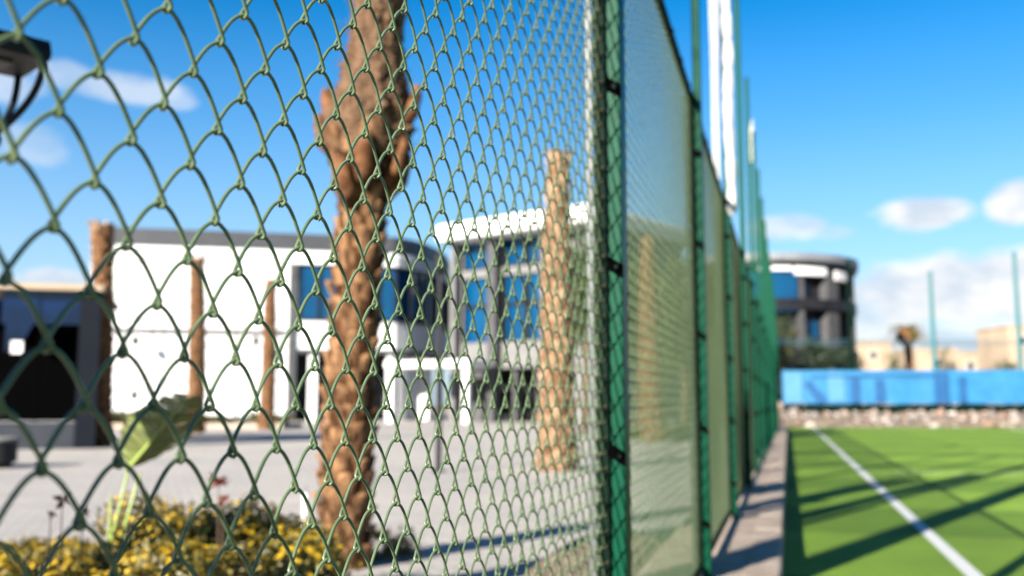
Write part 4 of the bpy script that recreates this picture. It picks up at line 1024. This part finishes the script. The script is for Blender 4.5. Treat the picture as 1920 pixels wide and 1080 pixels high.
wd = bpy.data.worlds.new('World'); scene.world = wd; wd.use_nodes = True
nt = wd.node_tree; bg = nt.nodes['Background']; bg.inputs['Strength'].default_value = 0.05
sky = nt.nodes.new('ShaderNodeTexSky'); sky.sky_type = 'NISHITA'; sky.sun_disc = False
sky.sun_elevation = SUN_EL; sky.sun_rotation = math.atan2(-dvec[0], -dvec[1]) ; sky.altitude = 0; sky.air_density = 1.0; sky.dust_density = 0.15; sky.ozone_density = 3.5
hs = nt.nodes.new('ShaderNodeHueSaturation'); hs.inputs['Saturation'].default_value = 1.48; hs.inputs['Value'].default_value = 1.0
nt.links.new(sky.outputs[0], hs.inputs['Color']); HS = hs
# clouds in the sky, by direction (azimuth from +Y to +X, elevation)
tc = nt.nodes.new('ShaderNodeTexCoord'); sep = nt.nodes.new('ShaderNodeSeparateXYZ'); nt.links.new(tc.outputs['Generated'], sep.inputs[0])
def math_(op, a, b=None, c=None, clamp=False):
    n_ = nt.nodes.new('ShaderNodeMath'); n_.operation = op; n_.use_clamp = clamp
    for i, v in enumerate((a, b, c)):
        if v is None: continue
        if isinstance(v, (int, float)): n_.inputs[i].default_value = v
        else: nt.links.new(v, n_.inputs[i])
    return n_.outputs[0]
az = math_('ARCTAN2', sep.outputs['X'], sep.outputs['Y']); el = math_('ARCSINE', sep.outputs['Z'])
mp = nt.nodes.new('ShaderNodeMapping'); mp.inputs['Scale'].default_value = (1, 1, 1.8); nt.links.new(tc.outputs['Generated'], mp.inputs['Vector'])
nz = nt.nodes.new('ShaderNodeTexNoise'); nz.inputs['Scale'].default_value = 16; nz.inputs['Detail'].default_value = 7; nz.inputs['Roughness'].default_value = 0.58
nt.links.new(mp.outputs[0], nz.inputs['Vector'])
nzs = math_('MULTIPLY', math_('SUBTRACT', nz.outputs['Fac'], 0.5), 2.4)
mrz = nt.nodes.new('ShaderNodeMapRange'); mrz.inputs['From Min'].default_value = 0.32; mrz.inputs['From Max'].default_value = 0.95; mrz.inputs['To Min'].default_value = 1.0; mrz.inputs['To Max'].default_value = 0.5
nt.links.new(sep.outputs['Z'], mrz.inputs['Value']); nt.links.new(mrz.outputs[0], HS.inputs['Value'])
def azel(x, y):
    d = ray(x, y); d = d/np.linalg.norm(d); return math.atan2(d[0], d[1]), math.asin(d[2])
CL = [  # x, y, half width, half height, density
    (1716, 402, 82, 30, 1.0), (1912, 378, 48, 44, 1.0), (1482, 428, 70, 26, 0.7), (1560, 435, 40, 14, 0.4),
    (1775, 550, 185, 66, 1.0), (1910, 530, 100, 66, 1.0), (1650, 600, 110, 55, 0.8), (1850, 640, 260, 48, 0.8),
    (245, 165, 100, 30, 0.55), (120, 140, 60, 26, 0.45), (20, 160, 60, 30, 0.5), (60, 275, 60, 40, 0.35), (110, 530, 80, 26, 0.9), (330, 190, 40, 16, 0.4), (20, 545, 60, 22, 0.8)]
tot = None
for (x, y, hw, hh, dn) in CL:
    a0_, e0_ = azel(x, y); wa = hw/FPX*1.05; we = hh/FPX
    u = math_('DIVIDE', math_('SUBTRACT', az, a0_), wa); v = math_('DIVIDE', math_('SUBTRACT', el, e0_), we)
    rr = math_('ADD', math_('MULTIPLY', u, u), math_('MULTIPLY', v, v))
    f = math_('SUBTRACT', 1.15, math_('SUBTRACT', rr, nzs))
    f = math_('MULTIPLY', f, 1.3, clamp=True); f = math_('MULTIPLY', f, dn)
    tot = f if tot is None else math_('MAXIMUM', tot, f)
# pale haze low over the horizon
hzf = math_('MULTIPLY', math_('POWER', math_('SUBTRACT', 1.0, math_('MULTIPLY', math_('ABSOLUTE', sep.outputs['Z']), 2.5, clamp=True), clamp=True), 1.35), 0.95)
nz2 = nt.nodes.new('ShaderNodeTexNoise'); nz2.inputs['Scale'].default_value = 22; nz2.inputs['Detail'].default_value = 6; nt.links.new(mp.outputs[0], nz2.inputs['Vector'])
cr = nt.nodes.new('ShaderNodeValToRGB'); cr.color_ramp.elements[0].position = .35; cr.color_ramp.elements[0].color = (3.5, 4.05, 4.7, 1); cr.color_ramp.elements[1].position = .6; cr.color_ramp.elements[1].color = (5.3, 5.35, 5.4, 1)
nt.links.new(nz2.outputs['Fac'], cr.inputs['Fac'])
mx1 = nt.nodes.new('ShaderNodeMix'); mx1.data_type = 'RGBA'; nt.links.new(hzf, mx1.inputs['Factor']); nt.links.new(hs.outputs[0], mx1.inputs['A']); mx1.inputs['B'].default_value = (3.2, 4.2, 5.0, 1)
mx2 = nt.nodes.new('ShaderNodeMix'); mx2.data_type = 'RGBA'; nt.links.new(tot, mx2.inputs['Factor']); nt.links.new(mx1.outputs['Result'], mx2.inputs['A']); nt.links.new(cr.outputs[0], mx2.inputs['B'])
nt.links.new(mx2.outputs['Result'], bg.inputs['Color'])

# ------------------------------------------------------------------ camera
cd = bpy.data.cameras.new('camera'); co = bpy.data.objects.new('camera', cd); COL.objects.link(co); scene.camera = co
cd.sensor_width = 36.0; cd.lens = 36.0*FPX/1920; cd.clip_start = 0.02; cd.clip_end = 4000
co.location = CAM.tolist()
from mathutils import Matrix
co.rotation_euler = Matrix((RT.tolist(), UP.tolist(), (-FW).tolist())).transposed().to_euler()
cd.dof.use_dof = True; cd.dof.focus_distance = 1.25; cd.dof.aperture_fstop = 3.5; cd.dof.aperture_blades = 0

scene.view_settings.view_transform = 'Standard'; scene.view_settings.look = 'None'; scene.view_settings.exposure = 1.95; scene.view_settings.gamma = 1.0
scene.render.resolution_x = 1024; scene.render.resolution_y = 576
scene.cycles.max_bounces = 8
